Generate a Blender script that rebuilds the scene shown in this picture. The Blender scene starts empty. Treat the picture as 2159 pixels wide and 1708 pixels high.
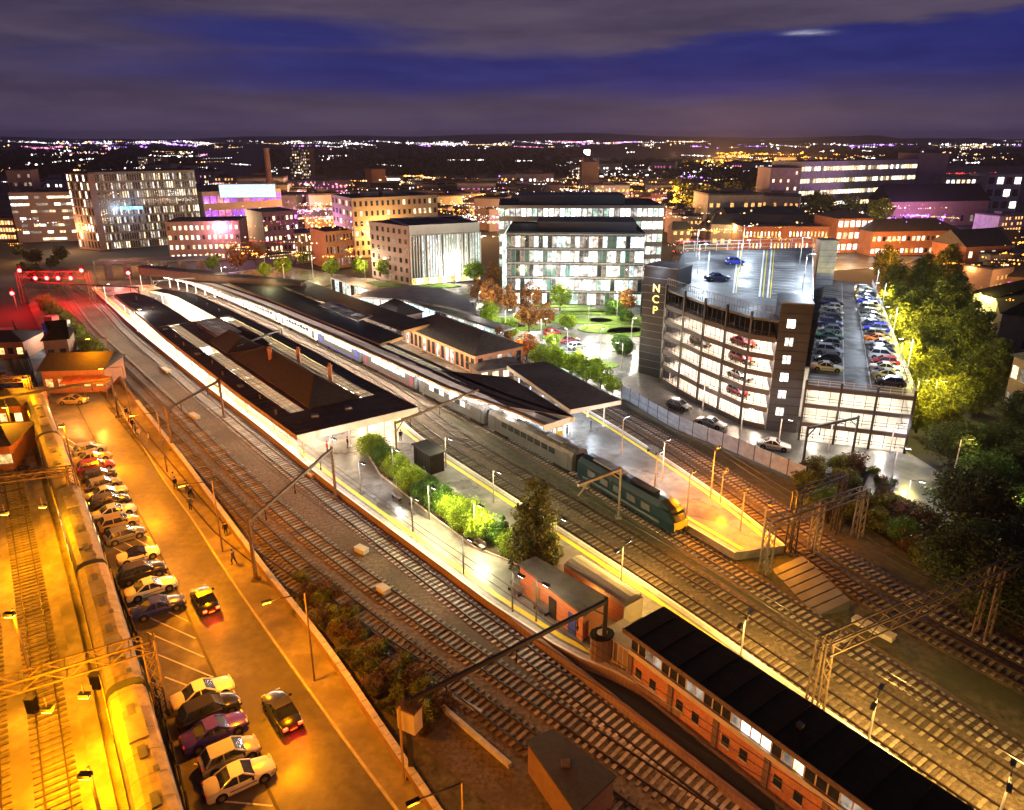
import bpy, bmesh, math, random
from math import sin, cos, pi, radians, atan2, hypot, sqrt
from mathutils import Vector
random.seed(11)
R = random.Random(5)
SC = bpy.context.scene
COL = SC.collection
# ---------------------------------------------------------------- camera
CH, CF, CT = 42.0, 1498.0, radians(19.1)          # height, focal length, pitch of the drone camera
cam = bpy.data.objects.new('camera', bpy.data.cameras.new('camera')); COL.objects.link(cam)
cam.location = (0, 0, CH); cam.rotation_euler = (pi/2-CT, 0, 0)
cam.data.sensor_width = 36; cam.data.lens = CF/2159*36; cam.data.shift_y = -45/2159
cam.data.clip_start = 0.5; cam.data.clip_end = 30000
SC.camera = cam
# ---------------------------------------------------------------- world: dusk sky
world = bpy.data.worlds.new('World'); SC.world = world; world.use_nodes = True
def sky():
    nt = world.node_tree; nt.nodes.clear(); N = nt.nodes.new; L = nt.links.new
    def val(x, s):
        if isinstance(x, (int, float)): s.default_value = x
        else: L(x, s)
    def m(op, a, b=0.0, c=0.0):
        n = N('ShaderNodeMath'); n.operation = op; val(a, n.inputs[0]); val(b, n.inputs[1]); val(c, n.inputs[2]); return n.outputs[0]
    def sm(x, lo, hi):
        n = N('ShaderNodeMapRange'); n.interpolation_type = 'SMOOTHSTEP'; val(x, n.inputs[0]); n.inputs[1].default_value = lo; n.inputs[2].default_value = hi; return n.outputs[0]
    def mix(f, a, b):
        n = N('ShaderNodeMix'); n.data_type = 'RGBA'; val(f, n.inputs[0])
        for x, s in ((a, n.inputs[6]), (b, n.inputs[7])):
            if isinstance(x, tuple): s.default_value = (*x, 1)
            else: L(x, s)
        return n.outputs[2]
    tc = N('ShaderNodeTexCoord'); sp = N('ShaderNodeSeparateXYZ'); L(tc.outputs['Generated'], sp.inputs[0])
    X, Y, Z = sp.outputs
    hz = m('SQRT', m('ADD', m('MULTIPLY', X, X), m('MULTIPLY', Y, Y)))
    e0 = m('DIVIDE', Z, m('MAXIMUM', hz, 0.02)); a0 = m('ARCTAN2', X, Y)
    def noise(sx, sz, det, off):
        cb = N('ShaderNodeCombineXYZ'); val(m('MULTIPLY', a0, sx), cb.inputs[0]); val(m('MULTIPLY', e0, sz), cb.inputs[1]); cb.inputs[2].default_value = off
        n = N('ShaderNodeTexNoise'); n.inputs['Scale'].default_value = 1; n.inputs['Detail'].default_value = det; n.inputs['Roughness'].default_value = .58; L(cb.outputs[0], n.inputs['Vector']); return n.outputs['Fac']
    n1 = noise(3.4, 22, 6, 1.7); n2 = noise(9, 60, 5, 4.1); n3 = noise(2, 9, 3, 7.7)
    wob = m('SUBTRACT', n1, .5)
    e = m('ADD', e0, m('MULTIPLY', wob, .06)); a = m('ADD', a0, m('MULTIPLY', m('SUBTRACT', n2, .5), .16))
    def blob(ca, ce, ra, re):
        d = m('SQRT', m('ADD', m('POWER', m('ABSOLUTE', m('DIVIDE', m('SUBTRACT', a, ca), ra)), 2), m('POWER', m('ABSOLUTE', m('DIVIDE', m('SUBTRACT', e, ce), re)), 2)))
        return m('SUBTRACT', 1, sm(d, .25, 1.25))
    # clear blue gaps
    g = m('MAXIMUM', blob(-.27, .118, .2, .028), blob(-.08, .08, .5, .036))
    line = m('SUBTRACT', m('ADD', .103, m('MULTIPLY', m('MAXIMUM', a0, -.1), .065)), e)       # below the right-hand cloud edge
    wedge = m('MULTIPLY', m('MULTIPLY', sm(line, -.002, .011), sm(e, .028, .075)), sm(a0, -.12, .2))
    g = m('MAXIMUM', m('MULTIPLY', g, .95), wedge)
    above = sm(e0, .2, .42)
    g = m('MAXIMUM', g, m('MULTIPLY', above, sm(n3, .45, .62)))
    cl = mix(sm(n1, .3, .75), (.036, .029, .066), (.078, .060, .104))
    cl = mix(m('MULTIPLY', sm(n2, .45, .8), .35), cl, (.095, .074, .12))
    bl = mix(sm(n2, .25, .8), (.0065, .013, .115), (.016, .024, .15))
    c = mix(g, cl, bl)
    low = m('SUBTRACT', 1, sm(e0, -.005, .045))
    c = mix(m('MULTIPLY', low, .8), c, mix(sm(n1, .35, .7), (.075, .056, .13), (.12, .082, .145)))
    # moonlight breaking at the cloud edge
    d = m('ADD', m('POWER', m('ABSOLUTE', m('DIVIDE', m('SUBTRACT', a0, .36), .02)), 2), m('POWER', m('ABSOLUTE', m('DIVIDE', m('SUBTRACT', e0, .1175), .0027)), 2))
    glow = m('MULTIPLY', m('POWER', 2.718, m('MULTIPLY', d, -1)), m('ADD', .3, n2))
    c = mix(m('MULTIPLY', m('MULTIPLY', glow, sm(n2, .35, .6)), .8), c, (.7, .68, .78))
    nk = N('ShaderNodeTexSky'); nk.sky_type = 'NISHITA'; nk.sun_disc = False; nk.sun_elevation = radians(1.0); nk.sun_rotation = radians(200)
    b1 = N('ShaderNodeBackground'); L(c, b1.inputs[0]); L(m('SUBTRACT', .84, m('MULTIPLY', sm(e0, .18, 1.1), .7)), b1.inputs[1])
    b2 = N('ShaderNodeBackground'); L(nk.outputs[0], b2.inputs[0]); b2.inputs[1].default_value = .0015
    ad = N('ShaderNodeAddShader'); L(b1.outputs[0], ad.inputs[0]); L(b2.outputs[0], ad.inputs[1])
    o = N('ShaderNodeOutputWorld'); L(ad.outputs[0], o.inputs[0])
sky()
sun = bpy.data.lights.new('moonlight', 'SUN'); sun.energy = .035; sun.angle = radians(12); sun.color = (.75, .8, 1)
so = bpy.data.objects.new('moonlight', sun); so.rotation_euler = (radians(55), 0, radians(150)); COL.objects.link(so)
SC.view_settings.view_transform = 'Standard'; SC.view_settings.look = 'None'; SC.view_settings.exposure = 0.48; SC.view_settings.gamma = 1
SC.view_settings.use_curve_mapping = False
cy = SC.cycles; cy.use_denoising = True; cy.use_light_tree = True; cy.max_bounces = 5; cy.diffuse_bounces = 3; cy.glossy_bounces = 3
cy.transmission_bounces = 4; cy.transparent_max_bounces = 6; cy.sample_clamp_indirect = 3; cy.sample_clamp_direct = 0; cy.caustics_reflective = False; cy.caustics_refractive = False
try: cy.denoiser = 'OPENIMAGEDENOISE'; cy.denoising_prefilter = 'ACCURATE'
except Exception: pass
# ---------------------------------------------------------------- surveying: where a sighted point stands on the plane at height z
def P(u, v, z=0.0):
    dy = CF*cos(CT)+(809-v)*sin(CT); dz = -CF*sin(CT)+(809-v)*cos(CT); t = (z-CH)/dz
    return Vector(((u-1079)*t, dy*t))
def HT(u, v, v2):
    p = P(u, v); dy = CF*cos(CT)+(809-v2)*sin(CT); dz = -CF*sin(CT)+(809-v2)*cos(CT)
    return CH+p.y*dz/dy
def PL(pts, z=0.0): return [P(*q, z) for q in pts]
# ---------------------------------------------------------------- materials
MATS = {}
def nodes(name):
    m_ = bpy.data.materials.new(name); m_.use_nodes = True; MATS[name] = m_
    return m_, m_.node_tree, m_.node_tree.nodes['Principled BSDF']
def mat(name, col, rough=.75, metal=0.0, var=.3, scale=.8, bump=0.0, wet=None, em=None, es=0.0, objvar=0.0, coord='Object', spec=.5, blot=None, sampling=True):
    """plain surface: noise in the colour, optional relief, optional wet sheen patches"""
    m_, nt, b = nodes(name); N = nt.nodes.new; L = nt.links.new
    tc = N('ShaderNodeTexCoord'); n = N('ShaderNodeTexNoise'); n.inputs['Scale'].default_value = scale; n.inputs['Detail'].default_value = 7; n.inputs['Roughness'].default_value = .65
    geo = N('ShaderNodeNewGeometry')
    vec = geo.outputs['Position'] if coord == 'World' else tc.outputs[coord]
    L(vec, n.inputs['Vector'])
    mx = N('ShaderNodeMix'); mx.data_type = 'RGBA'
    mp = N('ShaderNodeMapRange'); mp.inputs[1].default_value = .32; mp.inputs[2].default_value = .68; L(n.outputs['Fac'], mp.inputs[0]); L(mp.outputs[0], mx.inputs[0])
    mx.inputs[6].default_value = (*[c*(1-var) for c in col], 1); mx.inputs[7].default_value = (*[min(1, c*(1+var)) for c in col], 1)
    out = mx.outputs[2]
    if blot:                                       # large stains: (colour, scale, amount)
        n4 = N('ShaderNodeTexNoise'); n4.inputs['Scale'].default_value = blot[1]; n4.inputs['Detail'].default_value = 4; L(vec, n4.inputs['Vector'])
        r4 = N('ShaderNodeMapRange'); r4.inputs[1].default_value = .45; r4.inputs[2].default_value = .62; r4.inputs[4].default_value = blot[2]; L(n4.outputs['Fac'], r4.inputs[0])
        m4 = N('ShaderNodeMix'); m4.data_type = 'RGBA'; L(r4.outputs[0], m4.inputs[0]); L(out, m4.inputs[6]); m4.inputs[7].default_value = (*blot[0], 1); out = m4.outputs[2]
    if objvar:
        oi = N('ShaderNodeObjectInfo'); hs = N('ShaderNodeHueSaturation'); ml = N('ShaderNodeMapRange'); ml.inputs[3].default_value = 1-objvar; ml.inputs[4].default_value = 1+objvar
        L(oi.outputs['Random'], ml.inputs[0]); L(ml.outputs[0], hs.inputs['Value']); L(out, hs.inputs['Color']); out = hs.outputs[0]
    L(out, b.inputs['Base Color'])
    b.inputs['Metallic'].default_value = metal; b.inputs['Roughness'].default_value = rough; b.inputs['Specular IOR Level'].default_value = spec
    if wet:                                        # (scale, wet roughness)
        n2 = N('ShaderNodeTexNoise'); n2.inputs['Scale'].default_value = wet[0]; n2.inputs['Detail'].default_value = 5; L(vec, n2.inputs['Vector'])
        r2 = N('ShaderNodeMapRange'); r2.inputs[1].default_value = .42; r2.inputs[2].default_value = .6; r2.inputs[3].default_value = wet[1]; r2.inputs[4].default_value = rough
        L(n2.outputs['Fac'], r2.inputs[0]); L(r2.outputs[0], b.inputs['Roughness'])
    if bump:
        n3 = N('ShaderNodeTexNoise'); n3.inputs['Scale'].default_value = scale*6; n3.inputs['Detail'].default_value = 4; L(vec, n3.inputs['Vector'])
        bp = N('ShaderNodeBump'); bp.inputs['Strength'].default_value = min(1, bump); bp.inputs['Distance'].default_value = .12; L(n3.outputs['Fac'], bp.inputs['Height']); L(bp.outputs[0], b.inputs['Normal'])
    if em:
        b.inputs['Emission Color'].default_value = (*em, 1); b.inputs['Emission Strength'].default_value = es
        if not sampling: m_.cycles.emission_sampling = 'NONE'
    return m_
def brick(name, col, mortar=(.28, .25, .22), sc=1.0):
    m_, nt, b = nodes(name); N = nt.nodes.new; L = nt.links.new
    tc = N('ShaderNodeTexCoord'); sp = N('ShaderNodeSeparateXYZ'); L(tc.outputs['Object'], sp.inputs[0])
    ad = N('ShaderNodeMath'); L(sp.outputs[0], ad.inputs[0]); L(sp.outputs[1], ad.inputs[1]); cb = N('ShaderNodeCombineXYZ'); L(ad.outputs[0], cb.inputs[0]); L(sp.outputs[2], cb.inputs[1])
    t = N('ShaderNodeTexBrick'); t.inputs['Scale'].default_value = 4*sc; t.inputs['Mortar Size'].default_value = .012; t.inputs['Color1'].default_value = (*[c*1.2 for c in col], 1); t.inputs['Color2'].default_value = (*[c*.7 for c in col], 1)
    t.inputs['Mortar'].default_value = (*mortar, 1); L(cb.outputs[0], t.inputs['Vector'])
    n = N('ShaderNodeTexNoise'); n.inputs['Scale'].default_value = .5; n.inputs['Detail'].default_value = 5; L(tc.outputs['Object'], n.inputs['Vector'])
    hs = N('ShaderNodeHueSaturation'); mp = N('ShaderNodeMapRange'); mp.inputs[3].default_value = .6; mp.inputs[4].default_value = 1.4; L(n.outputs['Fac'], mp.inputs[0]); L(mp.outputs[0], hs.inputs['Value']); L(t.outputs['Color'], hs.inputs['Color'])
    L(hs.outputs[0], b.inputs['Base Color']); b.inputs['Roughness'].default_value = .85; return m_
def lit(name, col, st, var=.6, scale=1.6, sampling=False, stretch=1.0):
    """a lit room behind glass: uneven brightness from pane to pane"""
    m_, nt, b = nodes(name); N = nt.nodes.new; L = nt.links.new
    geo = N('ShaderNodeNewGeometry'); mpn = N('ShaderNodeMapping'); mpn.inputs['Scale'].default_value = (1, 1, stretch); L(geo.outputs['Position'], mpn.inputs[0])
    n = N('ShaderNodeTexNoise'); n.inputs['Scale'].default_value = scale; n.inputs['Detail'].default_value = 3; L(mpn.outputs[0], n.inputs['Vector'])
    oi = N('ShaderNodeObjectInfo'); mp = N('ShaderNodeMapRange'); mp.inputs[1].default_value = .35; mp.inputs[2].default_value = .65; mp.inputs[3].default_value = st*(1-var); mp.inputs[4].default_value = st*(1+var)
    L(n.outputs['Fac'], mp.inputs[0]); q = N('ShaderNodeMath'); q.operation = 'MULTIPLY'; r = N('ShaderNodeMapRange'); r.inputs[3].default_value = .55; r.inputs[4].default_value = 1.45
    L(oi.outputs['Random'], r.inputs[0]); L(mp.outputs[0], q.inputs[0]); L(r.outputs[0], q.inputs[1]); L(q.outputs[0], b.inputs['Emission Strength'])
    b.inputs['Base Color'].default_value = (.03, .03, .035, 1); b.inputs['Emission Color'].default_value = (*col, 1); b.inputs['Roughness'].default_value = .12
    if not sampling: m_.cycles.emission_sampling = 'NONE'
    return m_
def leafmat(name, col, var=.5):
    m_, nt, b = nodes(name); N = nt.nodes.new; L = nt.links.new
    geo = N('ShaderNodeNewGeometry'); n = N('ShaderNodeTexNoise'); n.inputs['Scale'].default_value = .9; n.inputs['Detail'].default_value = 4; L(geo.outputs['Position'], n.inputs['Vector'])
    mx = N('ShaderNodeMix'); mx.data_type = 'RGBA'; mp = N('ShaderNodeMapRange'); mp.inputs[1].default_value = .35; mp.inputs[2].default_value = .65; L(n.outputs['Fac'], mp.inputs[0]); L(mp.outputs[0], mx.inputs[0])
    mx.inputs[6].default_value = (col[0]*(1-var), col[1]*(1-var), col[2]*(1-var), 1); mx.inputs[7].default_value = (col[0]*(1+var), col[1]*(1+var), col[2]*(1+var), 1)
    hs = N('ShaderNodeHueSaturation'); r = N('ShaderNodeMapRange'); r.inputs[3].default_value = .6; r.inputs[4].default_value = 1.4; L(geo.outputs['Random Per Island'], r.inputs[0]); L(r.outputs[0], hs.inputs['Value']); L(mx.outputs[2], hs.inputs['Color'])
    L(hs.outputs[0], b.inputs['Base Color']); b.inputs['Roughness'].default_value = .6; b.inputs['Specular IOR Level'].default_value = .25
    tr = N('ShaderNodeBsdfTranslucent'); L(hs.outputs[0], tr.inputs[0]); ms = N('ShaderNodeMixShader'); ms.inputs[0].default_value = .35
    L(b.outputs[0], ms.inputs[1]); L(tr.outputs[0], ms.inputs[2]); L(ms.outputs[0], nt.nodes['Material Output'].inputs[0]); return m_
def glazing(name, col):
    m_, nt, b = nodes(name); N = nt.nodes.new; L = nt.links.new
    b.inputs['Base Color'].default_value = (*col, 1); b.inputs['Roughness'].default_value = .3
    tr = N('ShaderNodeBsdfTranslucent'); tr.inputs[0].default_value = (*[min(1, c*1.15) for c in col], 1); ms = N('ShaderNodeMixShader'); ms.inputs[0].default_value = .8
    L(b.outputs[0], ms.inputs[1]); L(tr.outputs[0], ms.inputs[2]); L(ms.outputs[0], nt.nodes['Material Output'].inputs[0]); return m_
M_ = MATS
mat('ground', (.035, .033, .03), .95, var=.5, scale=.02, coord='World')
mat('ballast', (.14, .1, .066), .95, var=.62, scale=2.6, bump=.9, coord='World', blot=((.07, .055, .035), .13, .75))
mat('cess', (.085, .075, .04), .95, var=.6, scale=1.4, bump=.8, coord='World', blot=((.045, .05, .015), .12, .8))
mat('asphalt', (.12, .11, .1), .6, var=.35, scale=1.2, wet=(.12, .36), bump=.1, coord='World', blot=((.06, .055, .05), .08, .7))
mat('bay_asphalt', (.15, .135, .115), .6, var=.3, scale=1.5, wet=(.3, .35), coord='World', blot=((.07, .06, .05), .3, .8))
mat('pavement', (.23, .2, .16), .7, var=.25, scale=1.1, wet=(.2, .35), coord='World', blot=((.12, .1, .08), .25, .7))
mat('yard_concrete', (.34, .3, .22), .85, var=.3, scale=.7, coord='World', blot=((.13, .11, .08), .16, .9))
mat('platform_deck', (.2, .185, .165), .55, var=.4, scale=.9, wet=(.16, .27), coord='World', blot=((.08, .072, .064), .13, .95))
mat('plaza_paving', (.22, .22, .21), .45, var=.35, scale=.35, wet=(.08, .15), coord='World', blot=((.1, .11, .1), .07, .85))
mat('grass', (.11, .2, .015), .9, var=.5, scale=2.0, bump=.8, coord='World')
mat('rail_steel', (.045, .025, .018), .5, .4, var=.3, scale=2)
mat('sleeper', (.33, .29, .26), .85, var=.3, scale=2, objvar=.3)
mat('old_sleeper', (.165, .13, .095), .9, var=.35, scale=2, objvar=.4)
mat('white_line', (.75, .73, .68), .5, var=.15, scale=3)
mat('yellow_line', (.75, .55, .04), .5, var=.15, scale=3)
mat('coping', (.42, .38, .33), .7, var=.25, scale=2, coord='World')
mat('dark_roof', (.026, .026, .032), .7, var=.55, scale=1.1, coord='World', blot=((.06, .052, .046), .13, .85), spec=.3)
mat('felt_roof', (.065, .052, .048), .8, var=.5, scale=1.1, coord='World', blot=((.11, .09, .08), .15, .8))
mat('slate', (.062, .05, .046), .7, var=.5, scale=2.2, bump=.4)
mat('brown_slate', (.028, .019, .017), .8, var=.45, scale=2.2, bump=.4)
mat('zinc', (.27, .26, .27), .5, .3, var=.3, scale=.3)
mat('white_steel', (.62, .6, .56), .5, var=.1)
mat('grey_steel', (.2, .19, .18), .5, .5, var=.3)
mat('dark_steel', (.045, .04, .036), .5, .6, var=.3)
mat('rust_steel', (.13, .085, .05), .7, .3, var=.4, scale=3)
mat('fascia_brown', (.33, .2, .09), .6, var=.2)
mat('fascia_white', (.66, .62, .53), .6, var=.1)
mat('cream', (.42, .36, .27), .7, var=.15)
mat('concrete', (.33, .31, .28), .85, var=.25, scale=.5, objvar=.08)
mat('dark_cladding', (.03, .03, .037), .5, .2, var=.25, scale=.4)
mat('pink_render', (.3, .22, .2), .8, var=.15, scale=.3)
mat('white_render', (.62, .6, .56), .8, var=.1, scale=.3)
mat('dark_glass', (.02, .025, .032), .1, var=.3, spec=.8)
mat('teal_glass', (.05, .12, .11), .12, var=.4, spec=.8)
mat('black', (.009, .007, .006), .85, var=.5, scale=1.5, spec=.12)
mat('soil', (.05, .035, .02), .95, var=.5, scale=2)
mat('bark', (.07, .05, .035), .9, var=.5, scale=4)
mat('tyre', (.015, .015, .016), .8)
mat('fence_blue', (.27, .3, .36), .5, .3, var=.25, scale=1, coord='World')
mat('awning', (.5, .13, .05), .7)
mat('hair', (.03, .02, .015), .8); mat('skin', (.45, .27, .19), .6)
mat('red_paint', (.45, .03, .03), .4); mat('blue_paint', (.03, .06, .4), .4)
glazing('roof_glass', (.82, .8, .72)); glazing('white_roof_glass', (.7, .72, .72))
brick('red_brick', (.30, .1, .05)); brick('orange_brick', (.42, .15, .055)); brick('brown_brick', (.18, .09, .06)); brick('dark_brick', (.12, .06, .045))
lit('lit_warm', (1, .72, .4), 1.5); lit('lit_white', (1, .93, .82), 2.0); lit('lit_cool', (.68, .93, 1), 1.35); lit('lit_green', (.72, .95, .78), .95, scale=.8)
lit('lit_dim', (.75, .6, .45), .28); lit('lit_orange', (1, .45, .12), 1.2); lit('lit_deck', (1, .82, .62), 1.25, var=.35, scale=.8, stretch=.2)
lit('lit_amber', (1, .6, .2), 1.3); lit('lit_purple', (.45, .1, 1), .9, var=.6); lit('lit_pink', (1, .22, .55), .8); lit('lit_blue', (.2, .5, 1), 2.2)
lit('lit_screen', (.6, .85, 1), 1.1, var=.2); lit('lit_room', (.9, .85, .75), .75, var=.8, scale=.9); lit('train_light', (1, .9, .8), 1.6, var=.3)
for nm, c, s in (('glow_sodium', (1, .42, .06), 14), ('glow_white', (1, .93, .85), 14), ('glow_cool', (.8, .9, 1), 14), ('glow_red', (1, .02, .02), 16), ('glow_tail', (1, .01, .005), 9), ('glow_amber', (1, .6, .15), 12),
                 ('glow_yellow', (1, .8, .1), .9), ('glow_magenta', (.85, .2, 1), 9), ('glow_green', (.2, 1, .4), 8), ('glow_blue', (.3, .45, 1), 9), ('tube_light', (1, .93, .8), 9)):
    mat(nm, (.8, .8, .8), var=.01, em=c, es=s, sampling=False)
for nm, c in (('leaf_yellow', (.19, .2, .015)), ('leaf_green', (.06, .13, .018)), ('leaf_lime', (.2, .3, .015)), ('leaf_dark', (.032, .044, .009)), ('leaf_autumn', (.24, .1, .02)), ('leaf_olive', (.13, .14, .015)), ('leaf_brown', (.1, .055, .025))): leafmat(nm, c)
PAINT = {'white': (.72, .71, .69), 'silver': (.42, .42, .43), 'grey': (.16, .165, .17), 'black': (.014, .014, .016), 'blue': (.02, .035, .42), 'purple': (.07, .03, .55), 'red': (.4, .02, .015), 'maroon': (.2, .02, .03), 'navy': (.02, .03, .1), 'orange': (.6, .16, .02), 'gold': (.4, .3, .12), 'green': (.02, .1, .06)}
for k, c in PAINT.items():
    q = mat('paint_'+k, c, .28, .15 if k in ('silver', 'grey', 'gold') else 0, var=.03, spec=.6); q.node_tree.nodes['Principled BSDF'].inputs['Coat Weight'].default_value = .6
def corr(name, col, per, amt=.5):
    """ribbed sheet roofing: relief running across local x"""
    m_, nt, b = nodes(name); N = nt.nodes.new; L = nt.links.new
    tc = N('ShaderNodeTexCoord'); w = N('ShaderNodeTexWave'); w.inputs['Scale'].default_value = per; L(tc.outputs['Object'], w.inputs[0]); bp = N('ShaderNodeBump'); bp.inputs['Strength'].default_value = amt; bp.inputs['Distance'].default_value = .08
    L(w.outputs['Fac'], bp.inputs['Height']); L(bp.outputs[0], b.inputs['Normal']); n = N('ShaderNodeTexNoise'); n.inputs['Scale'].default_value = .8; L(tc.outputs['Object'], n.inputs[0])
    mx = N('ShaderNodeMix'); mx.data_type = 'RGBA'; L(n.outputs['Fac'], mx.inputs[0]); mx.inputs[6].default_value = (*[c*.6 for c in col], 1); mx.inputs[7].default_value = (*[c*1.3 for c in col], 1); L(mx.outputs[2], b.inputs['Base Color']); b.inputs['Roughness'].default_value = .5
    return m_
corr('ribbed_cream', (.5, .47, .3), 1.2); corr('ribbed_dark', (.05, .05, .055), .9)
# ---------------------------------------------------------------- mesh helpers
class MB:
    def __init__(s): s.v = []; s.f = []; s.m = []; s.k = 0
    def add(s, vs, fs):
        n = len(s.v); s.v += [tuple(p) for p in vs]; s.f += [tuple(i+n for i in f) for f in fs]; s.m += [s.k]*len(fs); return s
    def box(s, x0, y0, z0, x1, y1, z1):
        return s.add([(x0, y0, z0), (x1, y0, z0), (x1, y1, z0), (x0, y1, z0), (x0, y0, z1), (x1, y0, z1), (x1, y1, z1), (x0, y1, z1)], [(0, 3, 2, 1), (4, 5, 6, 7), (0, 1, 5, 4), (1, 2, 6, 5), (2, 3, 7, 6), (3, 0, 4, 7)])
    def cb(s, c, d): return s.box(c[0]-d[0]/2, c[1]-d[1]/2, c[2]-d[2]/2, c[0]+d[0]/2, c[1]+d[1]/2, c[2]+d[2]/2)
    def prism(s, poly, z0, z1):
        n = len(poly)
        ar = sum(poly[i][0]*poly[(i+1) % n][1]-poly[(i+1) % n][0]*poly[i][1] for i in range(n))
        if ar < 0: poly = list(poly)[::-1]
        return s.add([(p[0], p[1], z0) for p in poly]+[(p[0], p[1], z1) for p in poly], [tuple(range(n))[::-1], tuple(range(n, 2*n))]+[(i, (i+1) % n, n+(i+1) % n, n+i) for i in range(n)])
    def tube(s, a, b, r, r2=None, n=6, cap=True):
        a = Vector(a); b = Vector(b); d = (b-a).normalized(); u = d.cross(Vector((0, 0, 1) if abs(d.z) < .9 else (1, 0, 0))).normalized(); w = d.cross(u); r2 = r if r2 is None else r2
        vs = [a+(u*cos(2*pi*i/n)+w*sin(2*pi*i/n))*r for i in range(n)]+[b+(u*cos(2*pi*i/n)+w*sin(2*pi*i/n))*r2 for i in range(n)]
        return s.add(vs, [(i, (i+1) % n, n+(i+1) % n, n+i) for i in range(n)]+([tuple(range(n))[::-1], tuple(range(n, 2*n))] if cap else []))
    def bar(s, a, b, w, h=None):
        h = h or w; a = Vector(a); b = Vector(b); d = (b-a).normalized(); u = d.cross(Vector((0, 0, 1) if abs(d.z) < .95 else (0, 1, 0))).normalized(); t = u.cross(d)
        vs = [p+u*i*w/2+t*j*h/2 for p in (a, b) for i, j in ((-1, -1), (1, -1), (1, 1), (-1, 1))]
        return s.add(vs, [(0, 3, 2, 1), (4, 5, 6, 7), (0, 1, 5, 4), (1, 2, 6, 5), (2, 3, 7, 6), (3, 0, 4, 7)])
    def strip(s, A, B, z0, z1):
        """slab between two polylines with equal counts"""
        n = len(A); vs = []
        for p, q in zip(A, B): vs += [(p[0], p[1], z0), (q[0], q[1], z0), (q[0], q[1], z1), (p[0], p[1], z1)]
        fs = []
        for i in range(n-1):
            a, b = 4*i, 4*i+4
            fs += [(a, a+1, b+1, b), (a+3, b+3, b+2, a+2), (a, b, b+3, a+3), (a+1, a+2, b+2, b+1)]
        fs += [(0, 3, 2, 1), (4*n-4, 4*n-3, 4*n-2, 4*n-1)]
        return s.add(vs, fs)
    def mesh(s, name, mats):
        me = bpy.data.meshes.new(name); me.from_pydata(s.v, [], s.f)
        for m_ in (mats if isinstance(mats, (list, tuple)) else [mats]): me.materials.append(MATS[m_])
        if any(s.m): me.polygons.foreach_set('material_index', s.m)
        bm = bmesh.new(); bm.from_mesh(me); bmesh.ops.recalc_face_normals(bm, faces=bm.faces); bm.to_mesh(me); bm.free()
        if getattr(s, 'smooth', 0):
            me.polygons.foreach_set('use_smooth', [True]*len(me.polygons)); me.set_sharp_from_angle(angle=radians(s.smooth))
        return me
    def build(s, name, mats, parent=None, loc=None, rz=0.0, **kw):
        return inst(name, s.mesh(name, mats), parent, loc, rz, **kw)
def inst(name, me, parent=None, loc=None, rz=0.0, **kw):
    o = bpy.data.objects.new(name, me); COL.objects.link(o)
    if parent: o.parent = parent
    if loc is not None: o.location = (loc[0], loc[1], loc[2] if len(loc) > 2 else 0)
    if rz: o.rotation_euler = (0, 0, rz)
    for k, v in kw.items(): o[k] = v
    return o
def tag(o, label, cat, group=None):
    o['label'] = label; o['category'] = cat
    if group: o['group'] = group
    return o
def root(name, label, cat, loc=(0, 0, 0), rz=0.0, group=None):
    o = inst(name, None, None, loc, rz); return tag(o, label, cat, group)
def struct(name, mb, m, **kw): return mb.build(name, m, kind='structure', **kw)
def copy_tree(o, label=None, loc=None, rz=None):
    def cp(a, par):
        c = a.copy(); COL.objects.link(c)
        if par: c.parent = par
        for ch in a.children: cp(ch, c)
        return c
    c = cp(o, None)
    if label: c['label'] = label
    if loc is not None: c.location = (loc[0], loc[1], loc[2] if len(loc) > 2 else 0)
    if rz is not None: c.rotation_euler = (0, 0, rz)
    return c
POWER = 2.6
def lamp(x, y, z, col, p, r=.15, parent=None, name='lamp', area=None, spot=None):
    p *= POWER
    ld = bpy.data.lights.new(name, 'AREA' if area else 'SPOT' if spot else 'POINT'); ld.energy = p; ld.color = col
    if area: ld.shape = 'RECTANGLE'; ld.size, ld.size_y = area
    elif spot: ld.spot_size = radians(spot); ld.spot_blend = .6; ld.shadow_soft_size = r
    else: ld.shadow_soft_size = r
    o = bpy.data.objects.new(name, ld); COL.objects.link(o); o.location = (x, y, z)
    if parent: o.parent = parent
    return o
def resample(pl, n):
    pl = [Vector(p[:2]) for p in pl]; d = [0]
    for a, b in zip(pl, pl[1:]): d.append(d[-1]+(b-a).length)
    out = []
    for i in range(n):
        t = d[-1]*i/(n-1); j = 0
        while j < len(d)-2 and d[j+1] < t: j += 1
        k = (t-d[j])/max(1e-6, d[j+1]-d[j]); out.append(pl[j].lerp(pl[j+1], min(1, max(0, k))))
    return out
def length(pl): return sum((b-a).length for a, b in zip(pl, pl[1:]))
def smooth(pl, step=2.0, it=40):
    q = resample(pl, max(4, int(length([Vector(p[:2]) for p in pl])/step)))
    for _ in range(it): q = [q[0]]+[(q[i-1]+q[i]*2+q[i+1])/4 for i in range(1, len(q)-1)]+[q[-1]]
    return q
def offset(pl, d):
    out = []
    for i, p in enumerate(pl):
        t = (pl[min(i+1, len(pl)-1)]-pl[max(i-1, 0)]).normalized(); out.append(p+Vector((t.y, -t.x))*d)     # +d = to the right of travel
    return out
def between(A, B, t): return [a.lerp(b, t) for a, b in zip(A, B)]
def headings(pl): return [atan2(*reversed((pl[min(i+1, len(pl)-1)]-pl[max(i-1, 0)])[:])) for i in range(len(pl))]
# light colours
SOD = (1, .285, .0); WARM = (1, .76, .46); WHITE = (1, .89, .76); COOL = (.72, .85, 1); YGREEN = (1, .92, .45)
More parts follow.
